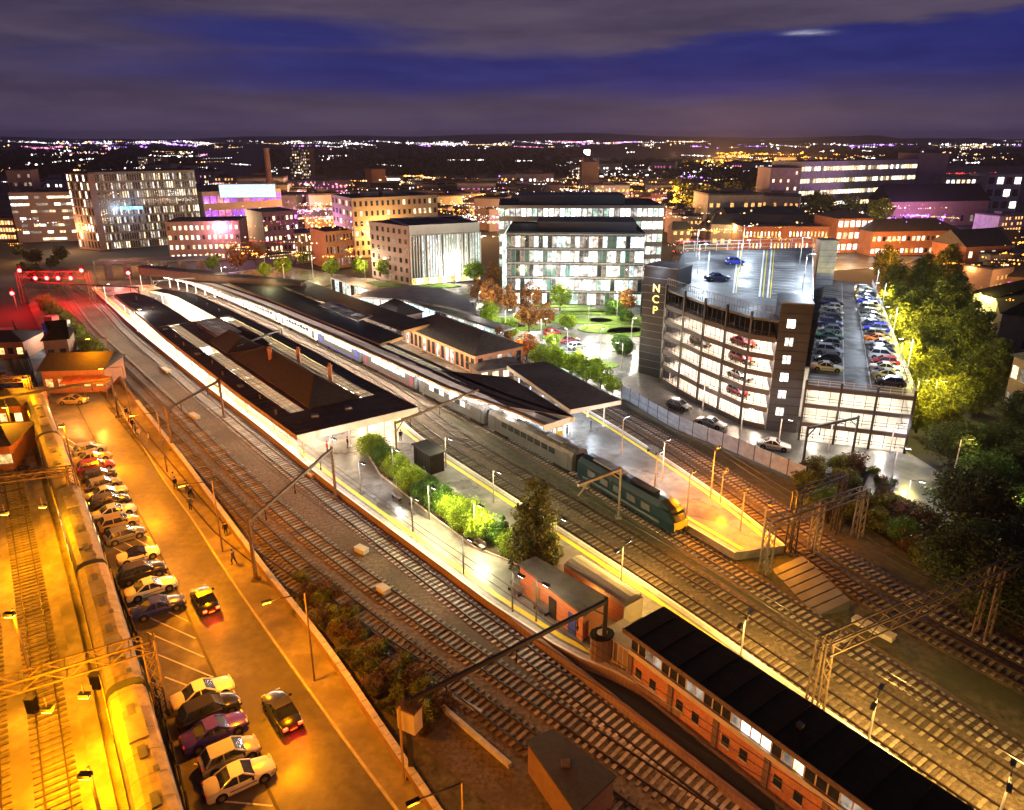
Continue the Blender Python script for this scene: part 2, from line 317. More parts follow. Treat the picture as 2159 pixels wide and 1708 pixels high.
# ================================================================ ground, roads, platforms, tracks
def ext(pl, near=14.0, far=0.0):
    pl = [Vector(p[:2]) for p in pl]
    pl = pl+[pl[-1]+(pl[-1]-pl[-2]).normalized()*near]
    if far: pl = [pl[0]+(pl[0]-pl[1]).normalized()*far]+pl
    return pl
g = MB(); g.add([(-9000, -200, -.3), (9000, -200, -.3), (9000, 14000, -.3), (-9000, 14000, -.3)], [(0, 1, 2, 3)]); struct('ground', g, 'ground')
tA = smooth(ext(PL([(150, 600), (215, 645), (263, 701), (342, 767), (435, 846), (514, 914), (572, 959), (648, 1022), (787, 1130), (891, 1213), (980, 1284), (1048, 1332), (1116, 1385), (1196, 1450), (1420, 1618)])), 2)
tB = smooth(ext(PL([(120, 600), (184, 690), (224, 727), (316, 812), (411, 905), (527, 1020), (639, 1125), (698, 1172), (761, 1216), (876, 1299), (921, 1332), (986, 1377), (1086, 1444), (1219, 1535)])), 2)
tC = offset(tB, 3.5)
tD = [p for p in offset(tB, 7.0) if p.y < 150]
k = len(tD); tD = [p.lerp(q, max(0, min(1, (i-k*.62)/(k*.25)))) for i, (p, q) in enumerate(zip(tD, tC[-k:]))][:int(k*.86)]
isl1L = smooth(ext(PL([(190, 606), (205, 618), (265, 675), (350, 745), (445, 822), (560, 908), (680, 1010), (820, 1112), (960, 1215), (1040, 1275), (1180, 1378), (1300, 1478), (1480, 1618)], .9)), 3, 12)
isl1R = smooth(ext(PL([(318, 600), (420, 640), (520, 690), (690, 775), (800, 838), (875, 920), (927, 949), (1059, 1033), (1219, 1139), (1320, 1201), (1427, 1267), (1562, 1368), (1696, 1466), (1815, 1546), (1913, 1614)], .9)), 3, 12)
tF = smooth(ext(PL([(300, 566), (340, 580), (430, 614), (520, 652), (600, 687), (655, 714), (780, 776), (892, 830), (975, 873), (1045, 911), (1195, 988), (1328, 1070), (1430, 1134), (1518, 1190), (1666, 1273), (1830, 1385), (1963, 1472), (2159, 1600)])), 3, 30)
tE = smooth(offset(isl1R, -1.9), 2, 30); tE2 = smooth(offset(isl1R, -5.6), 2, 30)
isl2L = [p for p in offset(tF, -1.75) if p.y > 64]
isl2R = smooth(PL([(430, 590), (700, 640), (1000, 735), (1180, 830), (1290, 893), (1395, 960), (1500, 1030), (1590, 1095), (1655, 1150)], .9), 3, 4)
tG = smooth(ext(offset([p for p in isl2R if p.y > 70], -1.8)+PL([(1711, 1178), (1815, 1258), (1904, 1308), (2159, 1440)])), 2, 20)
tH = offset(tG, -3.6)
fence_line = smooth(ext(PL([(30, 690), (62, 760), (87, 846), (142, 1001), (207, 1124), (246, 1258), (296, 1361), (323, 1420), (373, 1616)])), 3, 10)
bay_line = smooth(ext(PL([(110, 760), (150, 830), (210, 950), (300, 1090), (345, 1180), (394, 1296), (450, 1420), (530, 1590)])), 3, 8)
kerb_line = smooth(ext(PL([(235, 800), (245, 850), (262, 880), (310, 960), (356, 1036), (408, 1098), (451, 1174), (512, 1266), (568, 1341), (660, 1477), (761, 1613)])), 3, 6)
parapet = smooth(ext(PL([(245, 790), (273, 835), (332, 911), (391, 986), (451, 1069), (541, 1192), (588, 1256), (684, 1370), (758, 1486), (841, 1610)])), 3, 4)
def two(A, B, n=40): return resample(A, n), resample(B, n)
def sheet(name, A, B, z, m, n=50):
    A, B = two(A, B, n); b = MB()
    for i in range(n-1): b.add([(*A[i], z), (*B[i], z), (*B[i+1], z), (*A[i+1], z)], [(0, 1, 2, 3)])
    return struct(name, b, m)
# ballast beds
sheet('ballast', offset(tB, 9.2), isl1L, -.02, 'ballast', 70)
sheet('ballast', isl1R, offset(tF, -1.7), -.02, 'cess', 70)
b = MB(); b.prism(PL([(150, 560), (300, 560), (340, 600), (205, 640), (100, 640)]), -.06, -.03); struct('ballast', b, 'ballast')
sheet('ballast', [p for p in tB if p.y < 115], [p.lerp(p+Vector((-9, -9)), 1) for p in tB if p.y < 115], -.05, 'cess')
b = MB(); b.prism(PL([(1290, 845), (1420, 905), (1540, 955), (1700, 1025), (1830, 1110), (2159, 1330), (2500, 1560), (2400, 1900), (1700, 1900), (1450, 1140), (1100, 900)]), -.12, -.09); struct('cess', b, 'cess')
for t, w, nm in ((tF, 1.9, 'ballast'), (tG, 1.7, 'ballast'), (tH, 1.7, 'ballast')): sheet('track_bed', offset(t, -w), offset(t, w), .0, nm, 60)
sheet('track_bed', offset(isl1R, -7.3), offset(isl1R, -.2), -.01, 'ballast', 60)
# roadside car park, road, footpath
hb_ = MB()
for A_, B_, z_ in ((( 891, 1459), (1075, 1618), .35), ((905, 1440), (1015, 1505), .2)):
    p, q = P(*A_), P(*B_); hb_.bar((*p, z_/2), (*q, z_/2), .35, z_)
w = hb_.build('cable_trough', 'coping'); tag(w, 'thin pale concrete trough lines beside the near gantry mast', 'trough')
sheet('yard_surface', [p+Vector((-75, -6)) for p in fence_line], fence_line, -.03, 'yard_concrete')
sheet('car_park_surface', fence_line, bay_line, .0, 'bay_asphalt'); sheet('road', bay_line, kerb_line, .004, 'asphalt'); 
A, B = two(kerb_line, parapet, 60); b = MB(); b.strip(offset(A, -.18), B, -.1, .13); struct('footpath', b, 'pavement')
b = MB(); b.strip(A, offset(A, -.18), -.1, .14); struct('kerb', b, 'coping')
bl, = (resample(bay_line, 60),); b = MB(); b.strip(offset(bl, .1), offset(bl, -.1), 0, .03); struct('gutter_channel', b, 'dark_steel')
b = MB()
for i in range(46):                                    # bay markings
    bl2, fl2 = resample(bay_line, 47), resample(fence_line, 47); p, q = fl2[i].lerp(bl2[i], .22), bl2[i].lerp(fl2[i], .04)
    if p.y < 100: b.bar((*p, .006), (*q, .006), .12, .006)
struct('road_markings', b, 'white_line')
b = MB(); mid = smooth(between(*two(bay_line, kerb_line, 60), .52), 1)

# parapet wall of single coping stones
pw = root('parapet_wall', 'long low orange-lit stone parapet wall between the footpath and the tracks', 'wall')
pr = resample(parapet, 90); b = MB(); b.strip(offset(pr, -.17), offset(pr, .17), -.1, 1.05); b.build('wall', 'brown_brick', pw)
cm = MB().box(-.48, -.24, 0, .48, .24, .12).mesh('coping_stone', 'coping')
pp = smooth(parapet, 1.0, 2); hh = headings(pp)
for i, p in enumerate(pp):
    if p.y < 110: inst('coping_stone', cm, pw, (p.x, p.y, 1.05+R.uniform(0, .015)), hh[i])
# tracks
mat('mid_sleeper', (.26, .215, .175), .88, var=.35, scale=2, objvar=.4)
slm = {m: MB().box(-.13, -1.28, 0, .13, 1.28, .09).mesh('sleeper', m) for m in ('sleeper', 'mid_sleeper', 'old_sleeper')}
def track(pl, label, sm_, near=110, z=0.0, sp=.66):
    t = root('railway_track', label, 'railway track')
    q = resample(pl, int(length(pl)/1.5))
    for s in (-1, 1):
        b = MB(); b.strip(offset(q, s*.7175-.05), offset(q, s*.7175+.05), z+.09, z+.25); b.build('rail', 'rail_steel', t)
    pts = resample(pl, int(length(pl)/sp)); hs = headings(pts); order = sorted(range(len(pts)), key=lambda i: pts[i].length)
    rest = MB()
    for n_, i in enumerate(order):
        p = pts[i]
        if n_ < 260 and p.y < near: inst('sleeper', slm[sm_], t, (p.x, p.y, z+R.uniform(0, .02)), hs[i]+R.uniform(-.01, .01))
        elif p.y < 190:
            c, s = cos(hs[i]), sin(hs[i]); rest.add([(p.x+x*c-y*s, p.y+x*s+y*c, z+.085) for x, y in ((-.13, -1.28), (.13, -1.28), (.13, 1.28), (-.13, 1.28))], [(0, 1, 2, 3)])
    if rest.v: rest.build('sleeper', sm_, t, kind='stuff')
    return t
track(tA, 'track with pale sleepers running along the foot of the left island platform wall', 'sleeper')
track(tB, 'second track out from the left platform wall, pale sleepers showing near the gantry', 'mid_sleeper')
track(tC, 'third track out from the left platform wall, beside the weedy triangle', 'old_sleeper')
track(tD, 'outermost short track nearest the parapet wall, merging into its neighbour', 'old_sleeper')
track(tE, 'track against the yellow-lined edge of the left island platform', 'old_sleeper')
track(tE2, 'through track between the yellow-lined platform and the passenger train line', 'old_sleeper')
track(tF, 'track carrying the passenger train with the teal locomotive', 'sleeper')
track(tG, 'track along the orange-lit edge of the far island platform', 'old_sleeper')
track(tH, 'track nearest the fence below the multi-storey car park', 'sleeper')
# point switches and lineside boxes between the tracks
for (u, v, w, lab) in ((655, 1003, 1.6, 'small pale cabinet between the tracks below the portal'), (762, 1163, 1.4, 'pale equipment cover beside the pale-sleepered track'), (808, 1247, 1.3, 'yellowish lineside cabinet lying between two middle tracks'), (350, 783, 3.0, 'pale crossing boards in the track near the bend'), (410, 880, 2.4, 'timber crossing boards between the upper tracks'), (1840, 1330, 3.6, 'white angled cable trough end on the dark verge'), (1975, 1165, 1.8, 'pale broken cabinet at the edge of the dark bushes')):
    p = P(u, v); t = root('lineside_cabinet', lab, 'cabinet', (p.x, p.y, 0), R.uniform(-.9, -.6)); MB().box(-w/2, -.4, 0, w/2, .4, .45).build('body', 'coping', t); MB().box(-w/2-.05, -.45, .45, w/2+.05, .45, .52).build('lid', 'cream', t)
# ---------------------------------------------------------------- platforms
def platform(L_, R_, tag_, n=80):
    A, B = two(L_, R_, n); b = MB()
    for i in range(n-1): b.add([(*A[i], .9), (*B[i], .9), (*B[i+1], .9), (*A[i+1], .9)], [(0, 1, 2, 3)])
    b.add([(*A[-1], .9), (*B[-1], .9), (*B[-1], -.1), (*A[-1], -.1)], [(0, 1, 2, 3)])
    struct('platform_surface', b, 'platform_deck')
    for E_, s in ((A, 1), (B, -1)):
        e = E_; b = MB(); b.strip(offset(e, s*-.25), offset(e, s*.0), -.1, .86); struct('platform_wall', b, 'brown_brick')
        b = MB(); b.strip(offset(e, s*-.6), offset(e, s*.06), .86, .905); struct('platform_coping', b, 'coping')
        b = MB(); b.strip(offset(e, s*-.14), offset(e, s*.04), .905, .909); struct('platform_markings', b, 'white_line')
        b = MB(); b.strip(offset(e, s*-1.4), offset(e, s*-.88), .9, .906); struct('platform_markings', b, 'yellow_line')
# cut the end of island one where the signal box stands: the deck tapers to the right-hand face
fr = resample(isl1L, 80); fe = resample(isl1R, 80)
i1L = []
for p in resample(isl1L, 200):
    if p.y > 56: i1L.append(p)
i1L.append(P(1195, 1375, .9)); i1L += [P(1330, 1430, .9), P(1560, 1590, .9), P(1700, 1700, .9)]
platform(i1L, isl1R, 'a')
# low brick boundary of the platform end going on beside the track
b = MB(); q = resample(isl1L, 120); q = [p for p in q if p.y < 58]; b.strip(offset(q, -.35), offset(q, .0), -.1, .8); w = b.build('retaining_wall', 'brown_brick'); tag(w, 'low brown retaining wall running on below the signal box', 'wall')
platform(isl2L, isl2R, 'b')
# island deck paving lines: single concrete slabs along the open part, proud by a few millimetres
# ---------------------------------------------------------------- far ground: plaza, streets
sheets = [('plaza', [(980, 640), (1030, 700), (1110, 760), (1180, 790), (1310, 840), (1345, 790), (1350, 640), (1040, 636), (1000, 600), (760, 585), (600, 560), (470, 575), (640, 600), (800, 640)], 'plaza_paving', -.1),
          ('access_road', [(1310, 796), (1345, 785), (1400, 800), (1560, 890), (1700, 915), (1910, 950), (1870, 990), (1700, 1000), (1590, 950), (1420, 880), (1310, 838)], 'asphalt', -.06),
          ('street', [(1400, 600), (1440, 470), (2000, 520), (1900, 560), (1760, 570), (1400, 640)], 'asphalt', -.11),
          ('service_track', [(1850, 960), (1910, 950), (1990, 1000), (2000, 1060), (2030, 1120), (2060, 1170), (1960, 1150), (1880, 1110), (1810, 1050)], 'plaza_paving', -.05)]
for nm, pts, m, z in sheets:
    b = MB(); b.prism(PL(pts), z-.3, z); struct(nm, b, m)
b = MB()
for (u, v, rx, rz) in ((1215, 676, 9, 3.2), (1150, 667, 8, 2), (1290, 694, 8, 4), (1320, 676, 9, 4), (1110, 690, 6, 3), (1185, 645, 8, 2), (1060, 676, 6, 3), (1255, 660, 9, 2), (1180, 712, 4, 2.5), (1325, 700, 5, 4), (1235, 655, 7, 2), (1150, 750, 4, 3), (1025, 720, 5, 3), (900, 603, 10, 3), (800, 600, 8, 3), (1250, 770, 5, 2.5)):
    p = P(u, v); b.prism([(p.x+rx*cos(t*pi/12), p.y+rz*sin(t*pi/12)) for t in range(24)], -.15, .12)
struct('lawn', b, 'grass')
# distant hills
def hills(name, y, x0, x1, h, seed, m='ground'):
    r = random.Random(seed); n = 60; b = MB(); ph = [r.uniform(0, 6) for _ in range(5)]
    for i in range(n+1):
        x = x0+(x1-x0)*i/n; e = sin(pi*i/n)**.35; z = e*h*(.62+.2*sin(i*.21+ph[0])+.12*sin(i*.53+ph[1])+.06*sin(i*1.3+ph[2]))
        b.v += [(x, y-h*9, -1), (x, y, z), (x, y+h*12, -1)]
    for i in range(n): a = 3*i; b.f += [(a, a+3, a+4, a+1), (a+1, a+4, a+5, a+2)]; b.m += [0, 0]
    o = b.build(name, m, kind='structure'); return o
hills('hills', 8200, -8000, 8000, 95, 3); hills('hills', 3300, -3000, -500, 26, 5); hills('hills', 2500, -900, 900, 24, 6); hills('hills', 4300, 600, 4200, 60, 9)
# ================================================================ station buildings
def at(A, B, s, t):
    """point at fraction s along and t across two edge lines"""
    def along(pl, s):
        L_ = length(pl)*s; a = 0
        for p, q in zip(pl, pl[1:]):
            d = (q-p).length
            if a+d >= L_: return p.lerp(q, (L_-a)/max(d, 1e-6))
            a += d
        return pl[-1]
    return along(A, s).lerp(along(B, s), t)
ZC = 4.9
cL = PL([(241, 624), (298, 668), (352, 716), (422, 770), (499, 830), (625, 922)], ZC)
cR = PL([(343, 611), (407, 620), (450, 640), (506, 667), (585, 705), (675, 752), (760, 800), (880, 862)], ZC)
cL, cR = resample(cL, 60), resample(cR, 60)
can = root('platform_canopy', 'broad dark flat canopy with a lit white end fascia over the left island platform', 'canopy')
def cstrip(s0, s1, t0, t1, z0, z1, name, m, parent, n=24):
    a = [at(cL, cR, s0+(s1-s0)*i/(n-1), t0) for i in range(n)]; c = [at(cL, cR, s0+(s1-s0)*i/(n-1), t1) for i in range(n)]
    b = MB(); b.strip(a, c, z0, z1); return b.build(name, m, parent)
cstrip(0, .36, 0, .42, ZC, ZC+.25, 'roof_deck', 'dark_roof', can); cstrip(0, .36, .72, 1, ZC, ZC+.25, 'roof_deck', 'dark_roof', can)
cstrip(.362, 1, 0, .15, ZC, ZC+.25, 'roof_deck', 'dark_roof', can); cstrip(.362, 1, .88, 1, ZC, ZC+.25, 'roof_deck', 'dark_roof', can)
cstrip(.362, .925, .27, .76, ZC, ZC+.2, 'roof_deck', 'felt_roof', can); cstrip(.927, 1, .1505, .8795, ZC, ZC+.25, 'roof_deck', 'dark_roof', can)
# glazed strips, pane by pane
glazing('strip_glass', (.6, .55, .55))
def panes(s0, s1, t0, t1, n, parent, m='roof_glass', A=None, B=None, z=ZC):
    A = A or cL; B = B or cR
    for i in range(n):
        a, c = s0+(s1-s0)*(i+.07)/n, s0+(s1-s0)*(i+.93)/n
        q = [at(A, B, a, t0), at(A, B, a, t1), at(A, B, c, t1), at(A, B, c, t0)]
        MB().prism(q, z+.1, z+.16).build('pane', m, parent)
    b = MB()
    for i in range(n+1):
        a = s0+(s1-s0)*i/n; p, q = at(A, B, a, t0), at(A, B, a, t1); b.bar((*p, z+.13), (*q, z+.13), .1, .16)
    for t in (t0, (t0+t1)/2, t1): b.bar((*at(A, B, s0, t), z+.2), (*at(A, B, s1, t), z+.2), .14, .12)
    b.build('glazing_frame', 'white_steel', parent)
panes(.37, .55, .16, .26, 16, can); panes(.60, .925, .16, .26, 26, can); panes(.40, .925, .77, .87, 46, can)
hm_ = MB().box(-.5, -.4, 0, .5, .4, .3).mesh('roof_hatch', 'grey_steel'); vm_ = MB().tube((0, 0, 0), (0, 0, .6), .14, .14, 8).tube((0, 0, .6), (0, 0, .7), .22, .22, 8).mesh('roof_vent', 'rust_steel')
for i in range(9):
    p = at(cL, cR, .39+i*.066, .075+.02*sin(i*2.1)); inst('roof_hatch' if i % 3 == 0 else 'roof_vent', hm_ if i % 3 == 0 else vm_, can, (*p, ZC+.25), -.85); p = at(cL, cR, .05+i*.033, .2 if i % 2 else .86); inst('roof_vent', vm_, can, (*p, ZC+.25))
    if i % 4 == 1: p = at(cL, cR, .955, .2+.07*i); inst('roof_hatch', hm_, can, (*p, ZC+.25), .3)
# felt seams and rooflights' upstands on the dark decks
b = MB()
for i in range(46):
    s_ = .37+.62*i/45
    for t0, t1 in ((.005, .145), (.885, .995)): b.bar((*at(cL, cR, s_, t0), ZC+.27), (*at(cL, cR, s_, t1), ZC+.27), .09, .05)
for i in range(26):
    s_ = .36*i/26
    for t0, t1 in ((.005, .415), (.725, .995)): b.bar((*at(cL, cR, s_, t0), ZC+.27), (*at(cL, cR, s_, t1), ZC+.27), .09, .05)
b.build('roof_seams', 'felt_roof', can, kind='stuff')
# fascias
for (A, t, m, s0, s1) in ((cL, 0, 'fascia_brown', 0, 1), (cR, 1, 'fascia_brown', 0, 1)):
    pl = offset([at(cL, cR, i/39, t) for i in range(40)], .08 if t == 0 else -.08); b = MB(); b.strip(offset(pl, -.06), offset(pl, .06), ZC-.35, ZC+.32); b.build('fascia', m, can)
e = [at(cL, cR, 1, t/10)+Vector((.05, -.1)) for t in range(11)]; b = MB(); b.strip(offset(e, -.08), offset(e, .08), ZC-.75, ZC+.32); b.build('fascia', 'fascia_white', can)
for t in (.42, .72):
    e = [at(cL, cR, .36*i/9, t) for i in range(10)]; b = MB(); b.strip(offset(e, -.06), offset(e, .06), ZC-.3, ZC+.3); b.build('fascia', 'fascia_brown', can)
b = MB(); e = [at(cL, cR, .36, .42+.3*i/5) for i in range(6)]; b.strip(offset(e, -.06), offset(e, .06), ZC-.3, ZC+.3); b.build('fascia', 'fascia_white', can)
pm = MB().tube((0, 0, .9), (0, 0, ZC), .11, n=8).cb((0, 0, 1.0), (.35, .35, .2)).cb((0, 0, ZC-.1), (.5, .5, .15)).mesh('column', 'white_steel')
for i in range(22):
    for t in (.12, .88): p = at(cL, cR, (i+.3)/22, t); inst('column', pm, can, (*p, 0))
for t in (.3, .45, .6, .75): p = at(cL, cR, .985, t); inst('column', pm, can, (*p, 0))
# strip lights under the canopy (the lit tubes the photograph shows)
tm = MB().box(-.75, -.07, 0, .75, .07, .08).mesh('strip_light', 'tube_light')
def striplights(A, B, n, t, z, parent, p=55, s0=.02, s1=.98, col=WHITE, every=2):
    for i in range(n):
        s = s0+(s1-s0)*(i+.5)/n; a, c = at(A, B, s, t), at(A, B, min(1, s+.01), t); h = atan2(c.y-a.y, c.x-a.x)
        inst('strip_light', tm, parent, (*a, z), h)
        if i % every == 0: lamp(a.x, a.y, z-.12, col, p, .25, parent)
striplights(cL, cR, 36, .06, ZC-.5, can, 100); striplights(cL, cR, 40, .21, ZC-.6, can, 420, col=(1, .78, .5)); striplights(cL, cR, 44, .82, ZC-.6, can, 620, col=(1, .72, .3)); striplights(cL, cR, 34, .985, ZC-.45, can, 330, col=WARM)
for t in (.2, .35, .5, .65, .8): p = at(cL, cR, .975, t); lamp(p.x, p.y, ZC-.6, WARM, 170, .25, can); inst('strip_light', tm, can, (*p, ZC-.4), .3)
for i in range(8):
    p = at(cL, cR, .03+.32*i/7, .57); lamp(p.x, p.y, 4.5, WHITE, 480, .3, can)
# buildings under the canopy, hipped roofs standing above it
def hip(name, label, s0, s1, t0, t1, z0, zr, wall, roof, chim=(), inset=.33, win=True):
    q = [at(cL, cR, s0, t0), at(cL, cR, s1, t0), at(cL, cR, s1, t1), at(cL, cR, s0, t1)]
    o = q[0]; r = root(name, label, 'building', (o.x, o.y, 0)); q = [p-o for p in q]
    c = sum(q, Vector((0, 0)))/4; qi = [c+(p-c)*.93 for p in q]
    MB().prism(qi, .9, z0).build('wall', wall, r)
    m0, m1 = (q[0]+q[3])/2, (q[1]+q[2])/2; a, e_ = m0.lerp(m1, inset*.6), m1.lerp(m0, inset*.6)
    b = MB(); b.add([(*q[0], z0), (*q[1], z0), (*q[2], z0), (*q[3], z0), (*a, zr), (*e_, zr)], [(0, 1, 5, 4), (2, 3, 4, 5), (1, 2, 5), (3, 0, 4), (0, 3, 2, 1)]); rf = b.build('roof', roof, r)
    b = MB(); b.bar((*a, zr+.05), (*e_, zr+.05), .25, .15)
    for p, k_ in ((q[0], a), (q[3], a), (q[1], e_), (q[2], e_)): b.bar((*p, z0+.05), (*k_, zr+.05), .22, .12)
    b.build('ridge_tiles', 'brown_slate', rf)
    for (s, t) in chim:
        p = q[0].lerp(q[1], s).lerp(q[3].lerp(q[2], s), t); b = MB(); b.cb((p.x, p.y, zr-.3), (.55, .55, 2.4)); b.cb((p.x, p.y, zr+.95), (.7, .7, .15)); ch = b.build('chimney', 'orange_brick', rf)
        for dx in (-.2, .2): MB().tube((p.x+dx*.7, p.y, zr+1.02), (p.x+dx*.7, p.y, zr+1.4), .1, .08).build('chimney_pot', 'orange_brick', r)
    if win:
        d = (q[1]-q[0]); L_ = d.length; h = atan2(d.y, d.x); wm = MB().box(-.9, -.04, 0, .9, .04, 1.9).mesh('window', 'lit_warm')
        for i in range(int(L_/3.2)):
            p = qi[0].lerp(qi[1], (i+.5)/int(L_/3.2)); n_ = Vector((d.y, -d.x)).normalized(); p = p+n_*.06; inst('window', wm, r, (p.x, p.y, 1.6), h)
        d2 = q[2]-q[1]; h2 = atan2(d2.y, d2.x)
        for i, m in enumerate(('lit_white', 'lit_cool', 'lit_blue', 'lit_white', 'lit_pink', 'lit_cool')):
            p = qi[1].lerp(qi[2], (i+.5)/6)+Vector((d2.y, -d2.x)).normalized()*.08; inst('window' if i != 3 else 'door', MB().box(-.7, -.04, 0, .7, .04, 2.1).mesh('window', m), r, (p.x, p.y, 1.1), h2)
    return r
hip('waiting_room', 'platform building with a long brown hipped roof and brick chimneys near the canopy end', .64, .93, .30, .73, ZC+.5, ZC+3.1, 'orange_brick', 'brown_slate', ((.35, .35), (.45, .8), (.8, .82)))
hip('waiting_room', 'smaller platform building with dark hipped roof beside the chimneyed one', .53, .62, .30, .66, ZC+.5, ZC+2.6, 'brown_brick', 'brown_slate', ())
hip('waiting_room', 'dark slate-roofed block on the canopy facing the through tracks', .47, .6, .68, .765, ZC+.3, ZC+1.4, 'brown_brick', 'dark_roof', (), win=False)
gr = root('glass_roof', 'pale ribbed glass lantern roof standing on the dark canopy', 'roof', (0, 0, 0))
panes(.40, .52, .42, .66, 9, gr, 'white_roof_glass', z=ZC+.9); q = [at(cL, cR, .40, .42), at(cL, cR, .52, .42), at(cL, cR, .52, .66), at(cL, cR, .40, .66)]; b = MB()
for i in range(4): b.bar((*q[i], ZC+.55), (*q[(i+1) % 4], ZC+.55), .15, .8)
b.build('upstand', 'dark_roof', gr)
for s in (.42, .46, .5): p = at(cL, cR, s, .54); lamp(p.x, p.y, ZC+.45, WHITE, 90, .2, gr)
# ---------------------------------------------------------------- far island canopies (Z higher row of roofs)
D0, D1 = [Vector(p) for p in isl2L], [Vector(p) for p in isl2R]
c2L = resample(PL([(330, 580), (440, 604), (560, 650), (690, 707), (820, 765), (950, 826), (1070, 866), (1146, 900)], ZC), 50)       # edge above the train
c2R = resample(PL([(352, 574), (480, 597), (610, 641), (750, 695), (880, 752), (1010, 812), (1110, 850), (1208, 880)], ZC), 50)       # inner edge of the pale strip
can2 = root('platform_canopy', 'long narrow canopy with a pale ribbed roof beside the passenger train', 'canopy')
def strip2(A, B, t0, t1, z0, z1, name, m, parent, s0=0., s1=1., n=30):
    a = [at(A, B, s0+(s1-s0)*i/(n-1), t0) for i in range(n)]; c = [at(A, B, s0+(s1-s0)*i/(n-1), t1) for i in range(n)]; b = MB(); b.strip(a, c, z0, z1); return b.build(name, m, parent)
strip2(c2L, c2R, 0, .16, ZC, ZC+.3, 'edge_board', 'fascia_brown', can2); strip2(c2L, c2R, .16, .5, ZC, ZC+.1, 'roof_sheet', 'strip_glass', can2); strip2(c2L, c2R, .5, .6, ZC, ZC+.3, 'gutter', 'dark_roof', can2); strip2(c2L, c2R, .86, 1, ZC, ZC+.3, 'edge_board', 'felt_roof', can2)
panes(.02, .97, .62, .84, 110, can2, A=c2L, B=c2R)
striplights(c2L, c2R, 60, .33, ZC-.8, can2, 520, every=2); striplights(c2L, c2R, 60, .75, ZC-.8, can2, 240, col=(1, .82, .5), every=2); striplights(c2L, c2R, 50, .0, ZC-.3, can2, 120, every=2)
for i in range(36): p = at(c2L, c2R, (i+.5)/36, .7); inst('column', pm, can2, (*p, 0))
b = MB(); e = [at(c2L, c2R, 1, t/4)+Vector((.05, -.1)) for t in range(5)]; b.strip(offset(e, -.08), offset(e, .08), ZC-.6, ZC+.3); b.build('fascia', 'fascia_white', can2)
# dark roof between the pale strip and the station house, its lower end with the white fascia
def flat_canopy(label, quad, z, roofm, fas=None, name='platform_canopy', th=.3, lights=0, col=WHITE, power=150, cols=True, fh=.6):
    q = PL(quad, z); c = sum(q, Vector((0, 0)))/4; t = root(name, label, 'canopy', (c.x, c.y, 0)); q = [p-c for p in q]
    MB().prism(q, z, z+th).build('roof_deck', roofm, t)
    for i, f in enumerate(fas or [None]*4):
        if f:
            a, b_ = q[i], q[(i+1) % 4]; n_ = Vector(((b_-a).y, -(b_-a).x)).normalized()
            if n_.dot((a+b_)/2) < 0: n_ = -n_
            bb = MB(); bb.bar((*(a+n_*.08), z-fh/2+th), (*(b_+n_*.08), z-fh/2+th), .12, fh+.05); bb.build('fascia', f, t)
    if cols:
        for i in range(5):
            for k_ in (.15, .85): p = q[0].lerp(q[1], (i+.5)/5).lerp(q[3].lerp(q[2], (i+.5)/5), k_); inst('column', pm, t, (*p, 0))
    for i in range(lights):
        for k_ in (.25, .75): p = q[0].lerp(q[1], (i+.5)/lights).lerp(q[3].lerp(q[2], (i+.5)/lights), k_); lamp(p.x, p.y, z-.4, col, power, .25, t); inst('strip_light', tm, t, (*p, z-.25), atan2((q[1]-q[0]).y, (q[1]-q[0]).x))
    return t
# quads: far-left, near-left, near-right, far-right (q0->q1 runs along the platform)
flat_canopy('dark flat canopy with white end fascia next to the pale train-side strip', [(930, 785), (1075, 862), (1210, 884), (1075, 800)], ZC, 'felt_roof', (None, 'fascia_white', 'fascia_white', 'fascia_brown'), lights=3, col=COOL, power=330)
flat_canopy('darkest square-ended canopy with white fascia nearest the car park fence', [(1070, 775), (1202, 868), (1308, 848), (1150, 765)], ZC+.4, 'felt_roof', ('fascia_white', 'fascia_white', None, 'fascia_brown'), lights=3, col=COOL, power=260)
flat_canopy('narrow dark canopy running behind the train beside the small blue-glazed roof', [(480, 598), (800, 728), (850, 712), (560, 594)], ZC+.3, 'dark_roof', ('fascia_brown', 'fascia_brown', None, None), lights=6, power=200)
flat_canopy('dark roofed shed between the blue-glazed roof and the covered walkway', [(560, 592), (850, 700), (905, 686), (640, 592)], ZC+.8, 'dark_roof', (None, 'fascia_brown', None, None), lights=5, power=160, cols=False)
flat_canopy('dark middle canopy beyond the open lit bay on the left island', [(380, 592), (470, 600), (520, 594), (430, 588)], ZC, 'dark_roof', None, lights=2, power=200, cols=False)
g2 = root('glass_roof', 'small blue-tinted glazed roof set in the dark far canopy', 'roof'); qa, qb = PL([(672, 645), (752, 678)], ZC+1), PL([(700, 637), (785, 668)], ZC+1)
panes(0, 1, 0, 1, 8, g2, 'white_roof_glass', A=qa, B=qb, z=ZC+1)
for s in (.2, .5, .8): p = at(qa, qb, s, .5); lamp(p.x, p.y, ZC+.75, COOL, 70, .2, g2)
